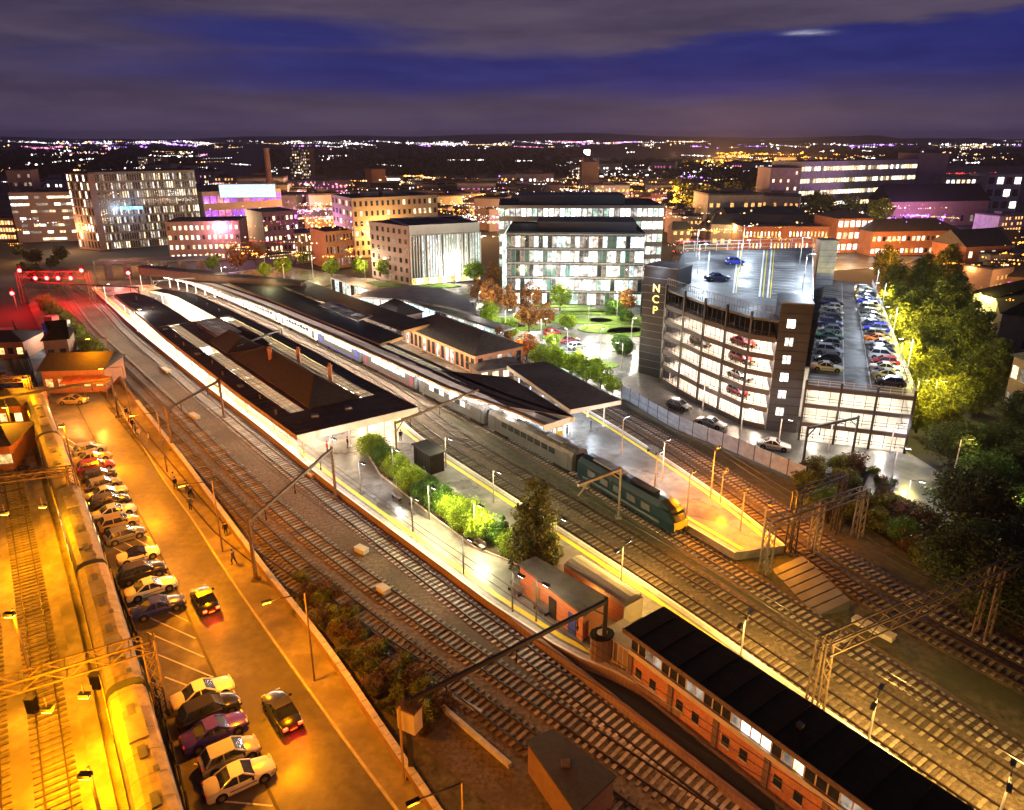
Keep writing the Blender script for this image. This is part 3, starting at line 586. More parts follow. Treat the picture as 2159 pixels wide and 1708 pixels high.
# brick station house with slate roof
def gable_house(name, label, A, B, depth, h, rise, wall, roof, winm, nwin, wz=(1.0, 2.6), ww=1.1, hipped=True, over=.5, cat='building', side=None, group=None, z0=0.0, rows=1, parts=True):
    """front wall base runs A->B, body goes away from the camera"""
    d = B-A; L_ = d.length; a = atan2(d.y, d.x); r = root(name, label, cat, (A.x, A.y, z0), a, group)
    MB().box(0, 0, 0, L_, depth, h).build('wall', wall, r); o = over; hx = depth/2 if hipped else 0
    b = MB(); b.add([(-o, -o, h), (L_+o, -o, h), (L_+o, depth+o, h), (-o, depth+o, h), (hx-(0 if hipped else o), depth/2, h+rise), (L_-hx+(0 if hipped else o), depth/2, h+rise)], [(0, 1, 5, 4), (2, 3, 4, 5), (1, 2, 5), (3, 0, 4), (0, 3, 2, 1)]); rf = b.build('roof', roof if hipped else roof, r)
    if not hipped: MB().add([(-.01, 0, h), (-.01, depth, h), (-.01, depth/2, h+rise*.94)], [(0, 1, 2)]).add([(L_+.01, 0, h), (L_+.01, depth, h), (L_+.01, depth/2, h+rise*.94)], [(0, 1, 2)]).build('gable', wall, r)
    if not nwin: return r
    wms = [MB().box(-ww/2, -.05, 0, ww/2, .03, wz[1]-wz[0]).mesh('window', m) for m in (winm if isinstance(winm, (list, tuple)) else [winm])]
    sm_ = MB().box(-ww/2-.1, -.1, -.15, ww/2+.1, 0, -.02).mesh('sill', 'coping')
    fh = h/rows
    for k_ in range(rows):
        for i in range(nwin):
            x = L_*(i+.5)/nwin; w = inst('window', R.choice(wms), r, (x, -.01, fh*k_+wz[0]))
            if ww > .9 and parts: inst('sill', sm_, w)
        for i in range(side or 0):
            y = depth*(i+.5)/side; inst('window', R.choice(wms), r, (-.01, y, fh*k_+wz[0]), -pi/2); inst('window', R.choice(wms), r, (L_+.01, y, fh*k_+wz[0]), pi/2)
    return r
sh = gable_house('station_house', 'long red-brick station house with dark slate hipped roof and a row of tall windows', P(848, 728), P(1002, 800), 11, 4.6, 2.6, 'orange_brick', 'slate', ['lit_dim', 'dark_glass', 'lit_room', 'dark_glass'], 16, (1.3, 3.8), 1.0, side=5)
for i in range(9):
    p = P(845, 735).lerp(P(995, 808), (i+.5)/9); lamp(p.x, p.y, 4.0, (1, .62, .28), 95, .2, sh if False else None, 'wall_wash')
gable_house('station_house', 'small grey gabled entrance block left of the long station house', P(790, 690), P(836, 708), 7, 4.4, 2.6, 'pink_render', 'dark_roof', 'lit_dim', 2, (1, 2.5))
gable_house('station_house', 'low dark lean-to with light inside at the end of the station house', P(1010, 812), P(1100, 800), 6, 2.8, .6, 'brown_brick', 'felt_roof', 'lit_warm', 4, (1, 2.2))
# covered walkway with lit glazed side
wk = root('covered_walkway', 'long glazed walkway lit teal-white behind the far platform roofs', 'walkway'); a0, a1 = P(700, 615), P(1062, 738)
d = (a1-a0); n_ = 34; h = atan2(d.y, d.x); nn = Vector((-d.y, d.x)).normalized()
wms = [MB().box(-d.length/n_*.42, -.05, 0, d.length/n_*.42, .05, 3.1).mesh('pane', m) for m in ('lit_green', 'lit_cool', 'lit_room', 'lit_white', 'dark_glass')]
b = MB(); b.bar((*(a0+nn*1.6), 4.1), (*(a1+nn*1.6), 4.1), 3.4, .2); b.build('roof', 'zinc', wk); b = MB(); b.bar((*a0, .4), (*a1, .4), .12, .3); b.bar((*a0, 3.9), (*a1, 3.9), .12, .2)
for i in range(n_+1): p = a0.lerp(a1, i/n_); b.bar((*p, 0), (*p, 4.1), .16)
b.build('frame', 'white_steel', wk)
for i in range(n_): p = a0.lerp(a1, (i+.5)/n_); inst('pane', R.choice(wms), wk, (*p, .6), h)
# curved grey plaza canopy
pc = root('plaza_canopy', 'large leaf-shaped grey metal canopy at the edge of the plaza', 'canopy'); q = PL([(738, 628), (790, 614), (860, 606), (930, 612), (985, 632), (1010, 668), (940, 650), (850, 636)], 5); MB().prism(q, 5, 5.5).build('roof', 'zinc', pc)
for u, v in ((800, 622), (900, 630), (960, 640), (990, 655)): p = P(u, v, 5); MB().tube((*p, 0), (*p, 5), .25).build('column', 'white_steel', pc)
kx = P(968, 660); MBk = root('kiosk', 'dark square kiosk block beside the plaza canopy', 'kiosk', (kx.x, kx.y, 0), -.1); MB().box(-4, -2, 0, 4, 3, 3.2).build('wall', 'dark_cladding', MBk); MB().box(-3.4, -2.08, .5, 3.2, -2, 1.6).build('window', 'lit_screen', MBk); MB().box(-4.3, -2.4, 3.2, 4.3, 3.3, 3.4).build('roof', 'dark_roof', MBk)
# ---------------------------------------------------------------- brick hut, pale shelter, signal box on the left island
def hut(label, poly_top, z, m_wall, m_roof, z0=.9, th=.25, name='brick_hut', extra=None):
    q = PL(poly_top, z); c = sum(q, Vector((0, 0)))/len(q); r = root(name, label, 'building', (c.x, c.y, 0)); q = [p-c for p in q]; qi = [p*.95 for p in q]
    MB().prism(qi, z0, z).build('wall', m_wall, r); MB().prism(q, z, z+th).build('roof', m_roof, r); return r, qi, c
r, qi, c = hut('flat dark-roofed orange-brick hut at the end of the bushes on the platform', [(1092, 1192), (1130, 1178), (1278, 1262), (1232, 1302)], 3.6, 'orange_brick', 'felt_roof')
for s, t, nm, m in ((.22, 0, 'door', 'fascia_brown'), (.5, 0, 'door', 'dark_steel'), (.8, 0, 'door', 'blue_paint')):
    p = qi[0].lerp(qi[3], s+.05); d = qi[3]-qi[0]; n_ = Vector((-d.y, d.x)).normalized(); n_ = n_ if n_.dot(p) > 0 else -n_; p = p+n_*.05; MB().box(-.5, -.04, 0, .5, .04, 2.0).build(nm, m, r, (p.x, p.y, .92), atan2(d.y, d.x))
r, qi, c = hut('round dark tank-like brick turret between the hut and the signal box', [(1254+26*cos(i*pi/6)+15, 1340+14*sin(i*pi/6)) for i in range(12)], 3.0, 'dark_brick', 'black')
MB().prism([p*.45 for p in qi], 3.25, 3.4).build('hatch', 'coping', r)
# corrugated shelter with arched ribs (row of single sheets)
sr = root('corrugated_shelter', 'pale yellow corrugated shelter roof behind the brick hut', 'shelter'); a0, a1 = P(1208, 1180, 3.3), P(1334, 1262, 3.3); d = a1-a0; h = atan2(d.y, d.x); n = 20; w = d.length/n
b = MB(); k_ = 7; rr = 1.25
vs = [(x, -rr*cos(pi*i/k_), rr*.5*sin(pi*i/k_)) for x in (-w*.46, w*.46) for i in range(k_+1)]; b.add(vs, [(i, i+1, k_+2+i, k_+1+i) for i in range(k_)]); b.v += [(x*1.15, y*1.03, z+.06) for x, y, z in [(s_*.02, -rr*cos(pi*i/k_), rr*.5*sin(pi*i/k_)) for s_ in (-1, 1) for i in range(k_+1)]]; b.f += [(16+i, 17+i, 25+i, 24+i) for i in range(k_)]; b.m += [0]*k_
sm = b.mesh('roof_sheet', 'cream')
for i in range(n): p = a0.lerp(a1, (i+.5)/n); inst('roof_sheet', sm, sr, (*p, 3.0), h)
b = MB(); b.bar((*a0, 1.95), (*a1, 1.95), 2.4, 2.1); b.build('wall', 'orange_brick', sr); e_ = (a1-a0).normalized(); MB().bar((*(a1+e_*.06), 1.95), (*(a1+e_*.16), 1.95), 2.5, 2.12).build('end_wall', 'cream', sr); lamp(P(1196, 1196).x, P(1196, 1196).y, 3.0, (1, .45, .1), 90, .2, None, 'wall_wash'); q_ = a0.lerp(a1, .6)+Vector((-1.6, -1.3)); lamp(q_.x, q_.y, 2.6, (1, .45, .1), 60, .2, None, 'wall_wash')  # bare point lamps added to put an orange glow round the shelter
# signal box
z = 5.0; sbA, sbB = P(1323, 1435), P(1527, 1598); d = (sbB-sbA).normalized(); sbB = sbA+d*34; dep = 3.9; h = atan2(d.y, d.x)
sb = root('signal_box', 'long brick signal box with flat black roof and a strip of upper windows', 'signal box', (sbA.x, sbA.y, 0), h)
MB().box(0, 0, 0, 34, dep, 2.75).build('wall', 'orange_brick', sb); MB().box(-.05, -.12, 2.75, 34.1, dep+.1, 3.2).build('string_course', 'cream', sb); MB().box(.1, .1, 3.2, 33.9, dep-.1, 4.7).build('upper_wall', 'dark_brick', sb)
MB().box(-.5, -.35, 4.7, 34.5, dep+.5, 5.0).build('roof', 'black', sb); MB().box(-.55, -.42, 4.62, 34.55, -.36, 5.04).build('gutter', 'rust_steel', sb)
wms = {m: MB().box(-.36, -.03, 0, .36, .03, 1.25).mesh('window', m) for m in ('dark_glass', 'lit_room', 'lit_white', 'lit_dim', 'lit_warm')}; mul = MB().box(-.05, -.07, 0, .05, .07, 1.3).mesh('mullion', 'cream')
b = MB()
for i in range(17): b.box(1+i*2, -.3, 5.0, 1.07+i*2, dep+.45, 5.05)
b.build('roof_seams', 'black', sb, kind='stuff')
for x_ in (13.5,): MB().box(x_, 1.6, 5.0, x_+.4, 2.0, 5.3).build('roof_vent', 'dark_steel', sb)
for i in range(42):
    x = .5+i*.8; m = 'lit_white' if i in (13, 14, 15, 29, 30) else 'lit_warm' if i in (18, 31, 32) else ['dark_glass', 'lit_dim', 'dark_glass', 'dark_glass', 'lit_dim'][i*7 % 5]
    w = inst('window', wms[m], sb, (x, .06, 3.3)); inst('mullion', mul, w, (.4, 0, 0))
lw = MB().box(-.3, -.03, 0, .3, .03, .8).mesh('window', 'dark_glass'); ls = MB().box(-.42, -.08, -.12, .42, 0, 0).mesh('sill', 'coping'); bt = MB().box(-.22, -.16, 0, .22, 0, 2.74).mesh('buttress', 'dark_brick')
for i in range(8):
    for dx in (1.1, 2.6): w = inst('window', lw, sb, (i*4.2+dx, -.02, 1.1)); inst('sill', ls, w)
    inst('buttress', bt, sb, (i*4.2-.05+.27, 0, 0))
MB().box(-.3, -.3, 0, 34, -.02, .35).build('plinth', 'dark_brick', sb)
b = MB(); b.box(-3.0, .2, 0, -.1, 2.4, 2.9); b.build('porch', 'pink_render', sb); b = MB(); [b.tube((-2.8+i*.55, -.1, 0), (-2.8+i*.55, -.1, 3), .05) for i in range(6)]; b.box(-3.1, -.2, 2.95, 0, 2.5, 3.08); b.build('porch_frame', 'cream', sb)
for i in range(8): p = sbA+d*(2+i*4.3)+Vector((d.y, -d.x))*5; lamp(p.x, p.y, 3.2, (1, .38, .1), 75 if i < 7 else 50, .5, None, 'wall_wash')  # point lamps without fittings, some way out from the brick wall
# dark lift shaft / stair hood on the platform
lh = root('stair_hood', 'dark slatted stair hood standing on the open platform by the bushes', 'stair hood', (*P(903, 985, .9), 0), h); MB().box(-2.2, -.9, .9, 2.2, 1.1, 3.6).build('wall', 'black', lh)
sl = MB().box(-.05, -.05, 1, .05, .03, 3.5).mesh('slat', 'dark_steel')
for i in range(11): inst('slat', sl, lh, (-2+i*.4, -.93, 0))
MB().box(-2.4, -1.1, 3.6, 2.4, 1.3, 3.75).build('roof', 'dark_roof', lh)
# ================================================================ trains
def loft(secs, closed=True, caps=True):
    b = MB(); n = len(secs[0]); b.v = [p for s in secs for p in s]
    for i in range(len(secs)-1):
        for j in range(n if closed else n-1): b.f.append((i*n+j, i*n+(j+1) % n, (i+1)*n+(j+1) % n, (i+1)*n+j))
    if caps: b.f += [tuple(range(n))[::-1], tuple(range((len(secs)-1)*n, len(secs)*n))]
    b.m = [0]*len(b.f); return b
def tsec(x, w=1.36, zb=.95, zt=3.75, k=1.0):
    return [(x, -w*k, zb), (x, -w*k*1.02, zb+1.2), (x, -w*k*.97, zt-.75), (x, -w*k*.78, zt-.25), (x, -w*k*.4, zt-.03), (x, 0, zt), (x, w*k*.4, zt-.03), (x, w*k*.78, zt-.25), (x, w*k*.97, zt-.75), (x, w*k*1.02, zb+1.2), (x, w*k, zb)]
def roofsec(x, zt=3.79): return [(x, -1.28, zt-.66), (x, -1.09, zt-.25), (x, -.56, zt-.02), (x, 0, zt+.02), (x, .56, zt-.02), (x, 1.09, zt-.25), (x, 1.28, zt-.66)]
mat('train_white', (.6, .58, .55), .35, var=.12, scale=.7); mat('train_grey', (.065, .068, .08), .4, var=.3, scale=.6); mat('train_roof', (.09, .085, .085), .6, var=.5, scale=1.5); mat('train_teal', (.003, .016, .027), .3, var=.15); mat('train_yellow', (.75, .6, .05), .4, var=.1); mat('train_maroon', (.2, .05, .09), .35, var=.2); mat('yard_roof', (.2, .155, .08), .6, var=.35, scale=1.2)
TW = {m: MB().box(-.62, -.02, 0, .62, .02, .78).mesh('window', m) for m in ('lit_white', 'train_light', 'dark_glass', 'lit_dim', 'lit_cool', 'lit_amber')}
TD = {m: MB().box(-.55, -.03, 0, .55, .03, 1.9).mesh('door', m) for m in ('train_grey', 'train_maroon', 'blue_paint', 'train_yellow')}
BOG = MB().box(-1.5, -1.05, .3, 1.5, 1.05, .85).mesh('bogie', 'black'); WHL = MB().tube((0, -.8, 0), (0, .8, 0), .42, n=12).mesh('wheelset', 'dark_steel')
AC = MB().box(-1.6, -.6, 0, 1.6, .6, .16).mesh('air_conditioning_unit', 'grey_steel')
rb_ = loft([roofsec(-.04, 3.84), roofsec(.04, 3.84)], False, False); rv, rf_ = rb_.v, rb_.f; rb_ = MB()
for i_ in range(9): rb_.add([(x+(i_-4)*2.2, y, z) for x, y, z in rv], rf_)
for i_ in range(4): rb_.cb(((i_-1.5)*4.4, .0, 3.86), (1.2, .5, .12)); rb_.cb(((i_-1.5)*4.4+1.8, .5, 3.72), (.5, .35, .16))
RIB = [rb_.mesh('roof_ribs', 'train_grey')]
def coach(p, h, label, body, win, door, L_=19.4, z=0.16, roofm='train_roof', group=None, nwin=8, cat='train coach', name='train_coach'):
    t = root(name, label, cat, (p.x, p.y, z), h, group); x = L_/2-.25
    loft([tsec(-x), tsec(x)]).build('body', body, t); loft([roofsec(-x), roofsec(x)], False, False).build('roof', roofm, t); RIB and inst('roof_ribs', RIB[0], t, (0, 0, 0), kind='stuff')
    for s in (-1, 1):
        bg = inst('bogie', BOG, t, (s*(x-2.6), 0, 0))
        for q in (-.9, .9): inst('wheelset', WHL, bg, (q, 0, .42))
        for q in (-1, 1): inst('door', TD[door], t, (s*(x-1.3), q*1.4, 1.25))
        inst('air_conditioning_unit', AC, t, (s*5, 0, 3.75))
    for i in range(nwin):
        for q in (-1, 1): inst('window', TW[win[(i*3+int(p.x)) % len(win)]], t, (-x+3.3+(2*x-6.6)*(i+.5)/nwin, q*1.385, 2.2))
    MB().box(-x+2.3, -1.43, 1.05, x-2.3, -1.40, 1.25).build('stripe', door, t)
    for s in (-1, 1): MB().cb((s*(x+.12), 0, 2), (.35, 1.2, 2.3)).build('gangway', 'black', t)
    return t
dF = [0]
for a, b in zip(tF, tF[1:]): dF.append(dF[-1]+(b-a).length)
def on(pl, dl, s):
    for i in range(len(dl)-1):
        if dl[i+1] >= s: return pl[i].lerp(pl[i+1], (s-dl[i])/(dl[i+1]-dl[i])), atan2(*reversed((pl[i+1]-pl[i])[:]))
    return pl[-1], 0
nose = P(1452, 1142); sN = min(range(len(tF)), key=lambda i: (tF[i]-nose).length); sN = dF[sN]
# locomotive
p, h = on(tF, dF, sN-8.6); lo = root('locomotive', 'teal and yellow-nosed locomotive at the head of the passenger train', 'locomotive', (p.x, p.y, .16), h)
def nsec(x, k, zt): return [(x, -1.36*k, .8), (x, -1.38*k, 1.9), (x, -1.3*k, min(3.0, zt-.3)), (x, -.9*k, zt-.1), (x, 0, zt), (x, .9*k, zt-.1), (x, 1.3*k, min(3.0, zt-.3)), (x, 1.38*k, 1.9), (x, 1.36*k, .8)]
loft([nsec(-8.3, .9, 3.2), nsec(-8, 1, 3.7), nsec(6.2, 1, 3.75), nsec(7.65, .96, 3.2)]).build('body', 'train_teal', lo)
loft([nsec(7.65, .96, 3.2), nsec(8.1, .9, 2.6), nsec(8.5, .8, 2.0)]).build('nose', 'train_teal', lo); MB().box(8.25, -1.0, 1.0, 8.53, 1.0, 1.95).build('front_panel', 'train_yellow', lo)
b = MB(); b.add([(7.22, -.95, 3.25), (7.22, .95, 3.25), (8.08, .85, 2.62), (8.08, -.85, 2.62)], [(0, 1, 2, 3)]); b.v = [(x+.05, y, z+.05) for x, y, z in b.v]; b.build('windscreen', 'dark_glass', lo)
b = MB()
for i in range(5): b.box(-6+i*2.4, -1.43, 1.9, -4.6+i*2.4, -1.38, 2.7)
b.build('side_grille', 'train_grey', lo); MB().box(-6, -.6, 3.74, -1, .6, 3.95).build('roof_fan', 'train_roof', lo); MB().box(.5, -.5, 3.74, 4.6, .5, 3.9).build('exhaust', 'black', lo)
MB().box(-7, -1.42, 1.2, 6.5, -1.385, 1.5).build('stripe', 'train_grey', lo)
for s in (-1, 1): MB().box(8.3, s*.8-.18, 1.25, 8.52, s*.8+.18, 1.5).build('headlight', 'glow_white', lo); inst('bogie', BOG, lo, (s*5.2, 0, 0)); MB().tube((8.4, s*.65, .95), (8.9, s*.65, .95), .2, .24, 10).build('buffer', 'dark_steel', lo)
s0 = sN-17.6-9.9
specs = [('train_grey', ['dark_glass', 'lit_dim', 'dark_glass'], 'train_grey', 'unlit dark grey coach coupled directly behind the teal locomotive'),
         ('train_grey', ['train_light', 'lit_dim', 'train_light', 'dark_glass'], 'train_grey', 'dark grey coach with warm lit windows, second behind the locomotive'),
         ('train_grey', ['train_light', 'train_light', 'dark_glass'], 'train_maroon', 'grey coach with brightly lit windows beside the platform canopy ends, third behind the locomotive'),
         ('train_grey', ['lit_cool', 'train_light'], 'blue_paint', 'coach with blue-violet doors and stripe, fourth behind the locomotive'),
         ('train_white', ['dark_glass', 'train_light', 'dark_glass'], 'train_grey', 'off-white coach next to the blue-doored one in the long train'),
         ('train_white', ['dark_glass', 'dark_glass', 'train_light'], 'train_grey', 'off-white coach in front of the long station house, sixth behind the locomotive'),
         ('train_white', ['dark_glass', 'dark_glass', 'lit_cool'], 'train_maroon', 'off-white coach with maroon doors, seventh behind the locomotive'),
         ('train_white', ['dark_glass', 'train_light', 'dark_glass'], 'train_grey', 'off-white coach below the small blue-tinted glazed roof, eighth behind the locomotive'),
         ('train_white', ['train_light', 'lit_cool', 'dark_glass'], 'blue_paint', 'farthest whole coach of the long train but two, blue doors and lit windows'),
         ('train_white', ['train_light', 'dark_glass'], 'train_grey', 'last coach but one of the long train, far up the platform'),
         ('train_white', ['train_light', 'dark_glass'], 'train_maroon', 'tail coach of the long train at the far platform end')]
for i, (bd, wn, dr, lb) in enumerate(specs):
    s = s0-i*20.1
    if s < 12: break
    p, h = on(tF, dF, s); coach(p, h, lb, bd, wn, dr)
# yard trains at the left, orange-lit
yA = smooth([p for p in PL([(0, 700), (55, 800), (100, 930), (150, 1075), (200, 1230), (248, 1400), (300, 1600)])]+[P(300, 1600)+(P(300, 1600)-P(248, 1400)).normalized()*16], 3)
dY = [0]
for a, b in zip(yA, yA[1:]): dY.append(dY[-1]+(b-a).length)
track(yA, 'yard track under the orange-lit stabled train', 'old_sleeper')
tot = dY[-1]
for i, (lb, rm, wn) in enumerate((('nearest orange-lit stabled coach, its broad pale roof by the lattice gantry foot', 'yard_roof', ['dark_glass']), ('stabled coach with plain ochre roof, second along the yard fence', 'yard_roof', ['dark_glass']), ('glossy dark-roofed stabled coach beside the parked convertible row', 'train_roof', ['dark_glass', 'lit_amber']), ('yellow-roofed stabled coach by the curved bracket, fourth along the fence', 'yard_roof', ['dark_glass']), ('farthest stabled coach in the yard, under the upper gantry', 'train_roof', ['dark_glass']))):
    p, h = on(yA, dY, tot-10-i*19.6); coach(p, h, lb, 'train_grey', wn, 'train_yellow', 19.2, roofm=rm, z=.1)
def yoff(d, far=-1e9): return offset(yA, d)
track(offset(yA, 5.2), 'yard track with dark rails across the yellow-lit concrete, next to the stabled train', 'old_sleeper')
track(offset(yA, 9.0), 'second yard track out from the stabled train, crossing bright yellow concrete', 'old_sleeper')
track(offset(yA, 16.5), 'outermost yard track by the low buildings at the picture edge', 'old_sleeper')
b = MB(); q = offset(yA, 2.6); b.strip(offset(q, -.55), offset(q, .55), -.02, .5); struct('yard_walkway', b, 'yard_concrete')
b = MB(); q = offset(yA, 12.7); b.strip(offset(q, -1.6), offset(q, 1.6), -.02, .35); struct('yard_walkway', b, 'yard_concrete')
# ================================================================ cars
def carmesh(kind):
    L_, H_, hood, cab0, cab1, tail = {'hatchback': (4.0, 1.48, .92, 1.05, -1.75, -1.9), 'saloon': (4.6, 1.44, .9, .95, -1.45, -2.1), 'suv': (4.5, 1.7, 1.05, 1.1, -2.0, -2.15), 'van': (5.0, 2.0, 1.15, 1.7, -2.4, -2.45), 'convertible': (4.0, 1.3, .86, .8, -1.1, -1.9)}[kind]
    x1, x0 = L_/2, -L_/2; hw = .88
    def sec(x, w, z0, z1): return [(x, -w*.96, z0), (x, -w*1.0, z0+.2), (x, -w*1.0, z1-.2), (x, -w*.95, z1-.06), (x, -w*.85, z1), (x, 0, z1+.03), (x, w*.85, z1), (x, w*.95, z1-.06), (x, w*1.0, z1-.2), (x, w*1.0, z0+.2), (x, w*.96, z0)]
    body = loft([sec(x0, hw*.86, .34, .78), sec(x0+.15, hw*.96, .22, hood*.98), sec(x0+.7, hw, .2, hood+.03), sec(0, hw, .19, hood+.02), sec(cab0+.1, hw, .2, hood), sec(x1-.4, hw*.96, .22, hood*.82), sec(x1, hw*.82, .34, .6)])
    def csec(x, w, z): return [(x, -w, hood-.02), (x, -w*.8, z), (x, w*.8, z), (x, w, hood-.02)]
    ct = cab0-.75 if kind != 'van' else cab0-.5; rt = cab1+.45 if kind in ('hatchback', 'suv') else cab1+.15 if kind == 'van' else cab1+.85
    body.smooth = 38
    gl = loft([[(cab0, -hw*.9, hood-.02), (cab0-.02, -hw*.85, hood), (cab0-.02, hw*.85, hood), (cab0, hw*.9, hood-.02)], csec(ct, hw*.92, H_-.05), csec(rt, hw*.92, H_-.05), [(cab1, -hw*.9, hood-.02), (cab1+.02, -hw*.85, hood), (cab1+.02, hw*.85, hood), (cab1, hw*.9, hood-.02)]])
    rf = MB(); rf.box(rt-.03, -hw*.75, H_-.07, ct+.03, hw*.75, H_)
    for s in (-1, 1):
        for xa, xb in ((cab0, ct), (cab1, rt)): rf.bar((xa, s*hw*.88, hood), (xb, s*hw*.74, H_-.05), .09)
        rf.bar(((ct+rt)/2, s*hw*.9, hood), ((ct+rt)/2, s*hw*.75, H_-.04), .08)
    tr = MB()
    for s in (-1, 1): tr.cb((cab0-.25, s*(hw+.12), hood+.06), (.14, .2, .14)); [tr.tube((xx, s*.8, .34), (xx, s*.885, .34), .4, .4, 14) for xx in (L_*.31, -L_*.3)]; tr.box(-L_*.18, s*.885-.01, .5, L_*.2, s*.885+.01, .56)
    tr.cb((x1+.0, 0, .38), (.1, 1.3, .16)); tr.cb((x0-.0, 0, .42), (.1, 1.4, .14)); pl_ = MB().cb((x1+.06, 0, .42), (.02, .5, .12)).cb((x0-.06, 0, .6), (.02, .5, .12))
    return dict(body=body, glass=gl, roof=rf, trim=tr, plate=pl_, L=L_, H=H_, hood=hood)
CM = {k: carmesh(k) for k in ('hatchback', 'saloon', 'suv', 'van', 'convertible')}
WH = MB().tube((0, -.1, 0), (0, .1, 0), .32, n=12).mesh('wheel', 'tyre'); RIM = MB().tube((0, -.115, 0), (0, .115, 0), .19, n=8).mesh('rim', 'grey_steel')
LG = {'h': MB().cb((0, 0, 0), (.1, .34, .14)).mesh('headlight', 'white_steel'), 't': MB().cb((0, 0, 0), (.08, .3, .14)).mesh('tail_light', 'red_paint'), 'T': MB().cb((0, 0, 0), (.1, .34, .2)).mesh('tail_light', 'glow_tail')}
PT = {}
def car(p, rz, kind, paint, label, z=0.0, group=None, tails=False):
    k = CM[kind]; t = root('parked_car' if not tails else 'car', label, 'van' if kind == 'van' else 'car', (p[0], p[1], z), rz, group)
    for part, m in (('body', 'paint_'+paint), ('glass', 'dark_glass'), ('roof', 'black' if kind == 'convertible' else 'paint_'+paint), ('trim', 'black'), ('plate', 'train_yellow')):
        if (kind, part, m) not in PT: PT[kind, part, m] = k[part].mesh({'glass': 'windows'}.get(part, part), m)
        inst({'glass': 'windows'}.get(part, part), PT[kind, part, m], t)
    for x in (k['L']*.31, -k['L']*.3):
        for y in (-.8, .8): w = inst('wheel', WH, t, (x, y, .32)); inst('rim', RIM, w)
    for y in (-.58, .58): inst('headlight', LG['h'], t, (k['L']/2-.12, y, .66)); inst('tail_light', LG['T' if tails else 't'], t, (-k['L']/2+.04, y, .78))
    return t
# roadside row (between the yard fence and the road)
row = [(187, 948, 'hatchback', 'silver', 'silver hatchback at the far end of the roadside row'), (194, 966, 'saloon', 'gold', 'gold-looking saloon, second from the far end of the roadside row'), (201, 985, 'suv', 'maroon', 'dark maroon four-by-four in the upper roadside row'), (208, 1003, 'hatchback', 'black', 'black hatchback between the maroon four-by-four and a pale car, roadside row'), (216, 1022, 'hatchback', 'grey', 'grey hatchback in the upper half of the roadside row'), (224, 1041, 'saloon', 'silver', 'silver saloon in the middle of the roadside row'), (230, 1060, 'suv', 'black', 'tall black car in the middle of the roadside row'), (240, 1080, 'saloon', 'white', 'white saloon with light spots on its bonnet in the roadside row'), (249, 1102, 'hatchback', 'gold', 'yellowish hatchback, fifth above the blue-violet car'),
       (263, 1128, 'hatchback', 'grey', 'dark grey hatchback just above the white convertible'), (291, 1170, 'convertible', 'white', 'white convertible with black top and a glinting front'), (299, 1208, 'suv', 'black', 'black four-by-four beside the white convertible'), (318, 1240, 'saloon', 'white', 'white saloon between the black four-by-four and the blue-violet car'), (333, 1280, 'saloon', 'blue', 'glossy blue-violet saloon at the near end of the upper roadside row'),
       (427, 1462, 'saloon', 'white', 'white saloon first after the empty bays near the gantry foot'), (440, 1500, 'suv', 'black', 'black car between the lower white saloon and the purple car'), (452, 1542, 'saloon', 'purple', 'purple saloon in the lower roadside group'), (484, 1592, 'hatchback', 'silver', 'silver hatchback nearest the camera in the roadside row'), (505, 1640, 'saloon', 'white', 'white saloon at the very foot of the roadside row')]
fb = resample(bay_line, 60)
for (u, v, k, c, lb) in row:
    p = P(u, v, .5); q = min(range(60), key=lambda i: (fb[i]-p).length); d = fb[min(q+1, 59)]-fb[q-1]; car(p, atan2(d.x, -d.y)+R.uniform(-.05, .05), k, c, lb, group='cars parked in the roadside row')
p = P(155, 850); car(p, .12, 'saloon', 'gold', 'single pale saloon parked across the top of the lit car park')
for (u, v, lb) in ((433, 1275, 'red-lit car driving away up the orange road, beside the footpath'), (595, 1510, 'dark car with bright red tail lights on the near road')):
    p = P(u, v); q = min(range(len(kerb_line)), key=lambda i: (kerb_line[i]-p).length); d = kerb_line[q-1]-kerb_line[q+1]; rz = atan2(d.y, d.x); car(p, rz, 'saloon', 'black', lb, .01, tails=True)
    n_ = Vector((cos(rz), sin(rz))); t_ = p-n_*2.7; lamp(t_.x, t_.y, .8, (1, .02, .01), 40, .25, None, 'tail_light_glow'); f_ = p+n_*2.6; pass
# ================================================================ people
def person_mesh(pose):
    me = bpy.data.meshes.new('person'); st = .16 if pose == 'walk' else .05
    V = [(0, 0, .98), (0, 0, 1.2), (.02, 0, 1.42), (.02, 0, 1.52), (.04, 0, 1.68), (0, .1, .92), (st, .11, .5), (st*1.2-.1, .11, .07), (st*1.2+.1, .12, .03), (0, -.1, .92), (-st*.7, -.11, .5), (-st*1.6-.05, -.11, .09), (-st*1.6+.12, -.12, .03),
         (.0, .2, 1.4), (-st*.6, .26, 1.14), (-st*.1+.05, .27, .9), (0, -.2, 1.4), (st*.6, -.26, 1.14), (st+.05, -.26, .92)]
    E_ = [(0, 1), (1, 2), (2, 3), (3, 4), (0, 5), (5, 6), (6, 7), (7, 8), (0, 9), (9, 10), (10, 11), (11, 12), (2, 13), (13, 14), (14, 15), (2, 16), (16, 17), (17, 18)]
    me.from_pydata(V, E_, []); o = bpy.data.objects.new('tmp', me); COL.objects.link(o); md = o.modifiers.new('s', 'SKIN'); sb_ = o.modifiers.new('u', 'SUBSURF'); sb_.levels = sb_.render_levels = 1
    rad = [.16, .15, .15, .07, .115, .1, .075, .05, .04, .1, .075, .05, .04, .07, .055, .04, .07, .055, .04]
    for i, r_ in enumerate(rad): me.skin_vertices[0].data[i].radius = (r_, r_)
    me.skin_vertices[0].data[0].use_root = True
    dg = bpy.context.evaluated_depsgraph_get(); ne = bpy.data.meshes.new_from_object(o.evaluated_get(dg)); bpy.data.objects.remove(o); return ne
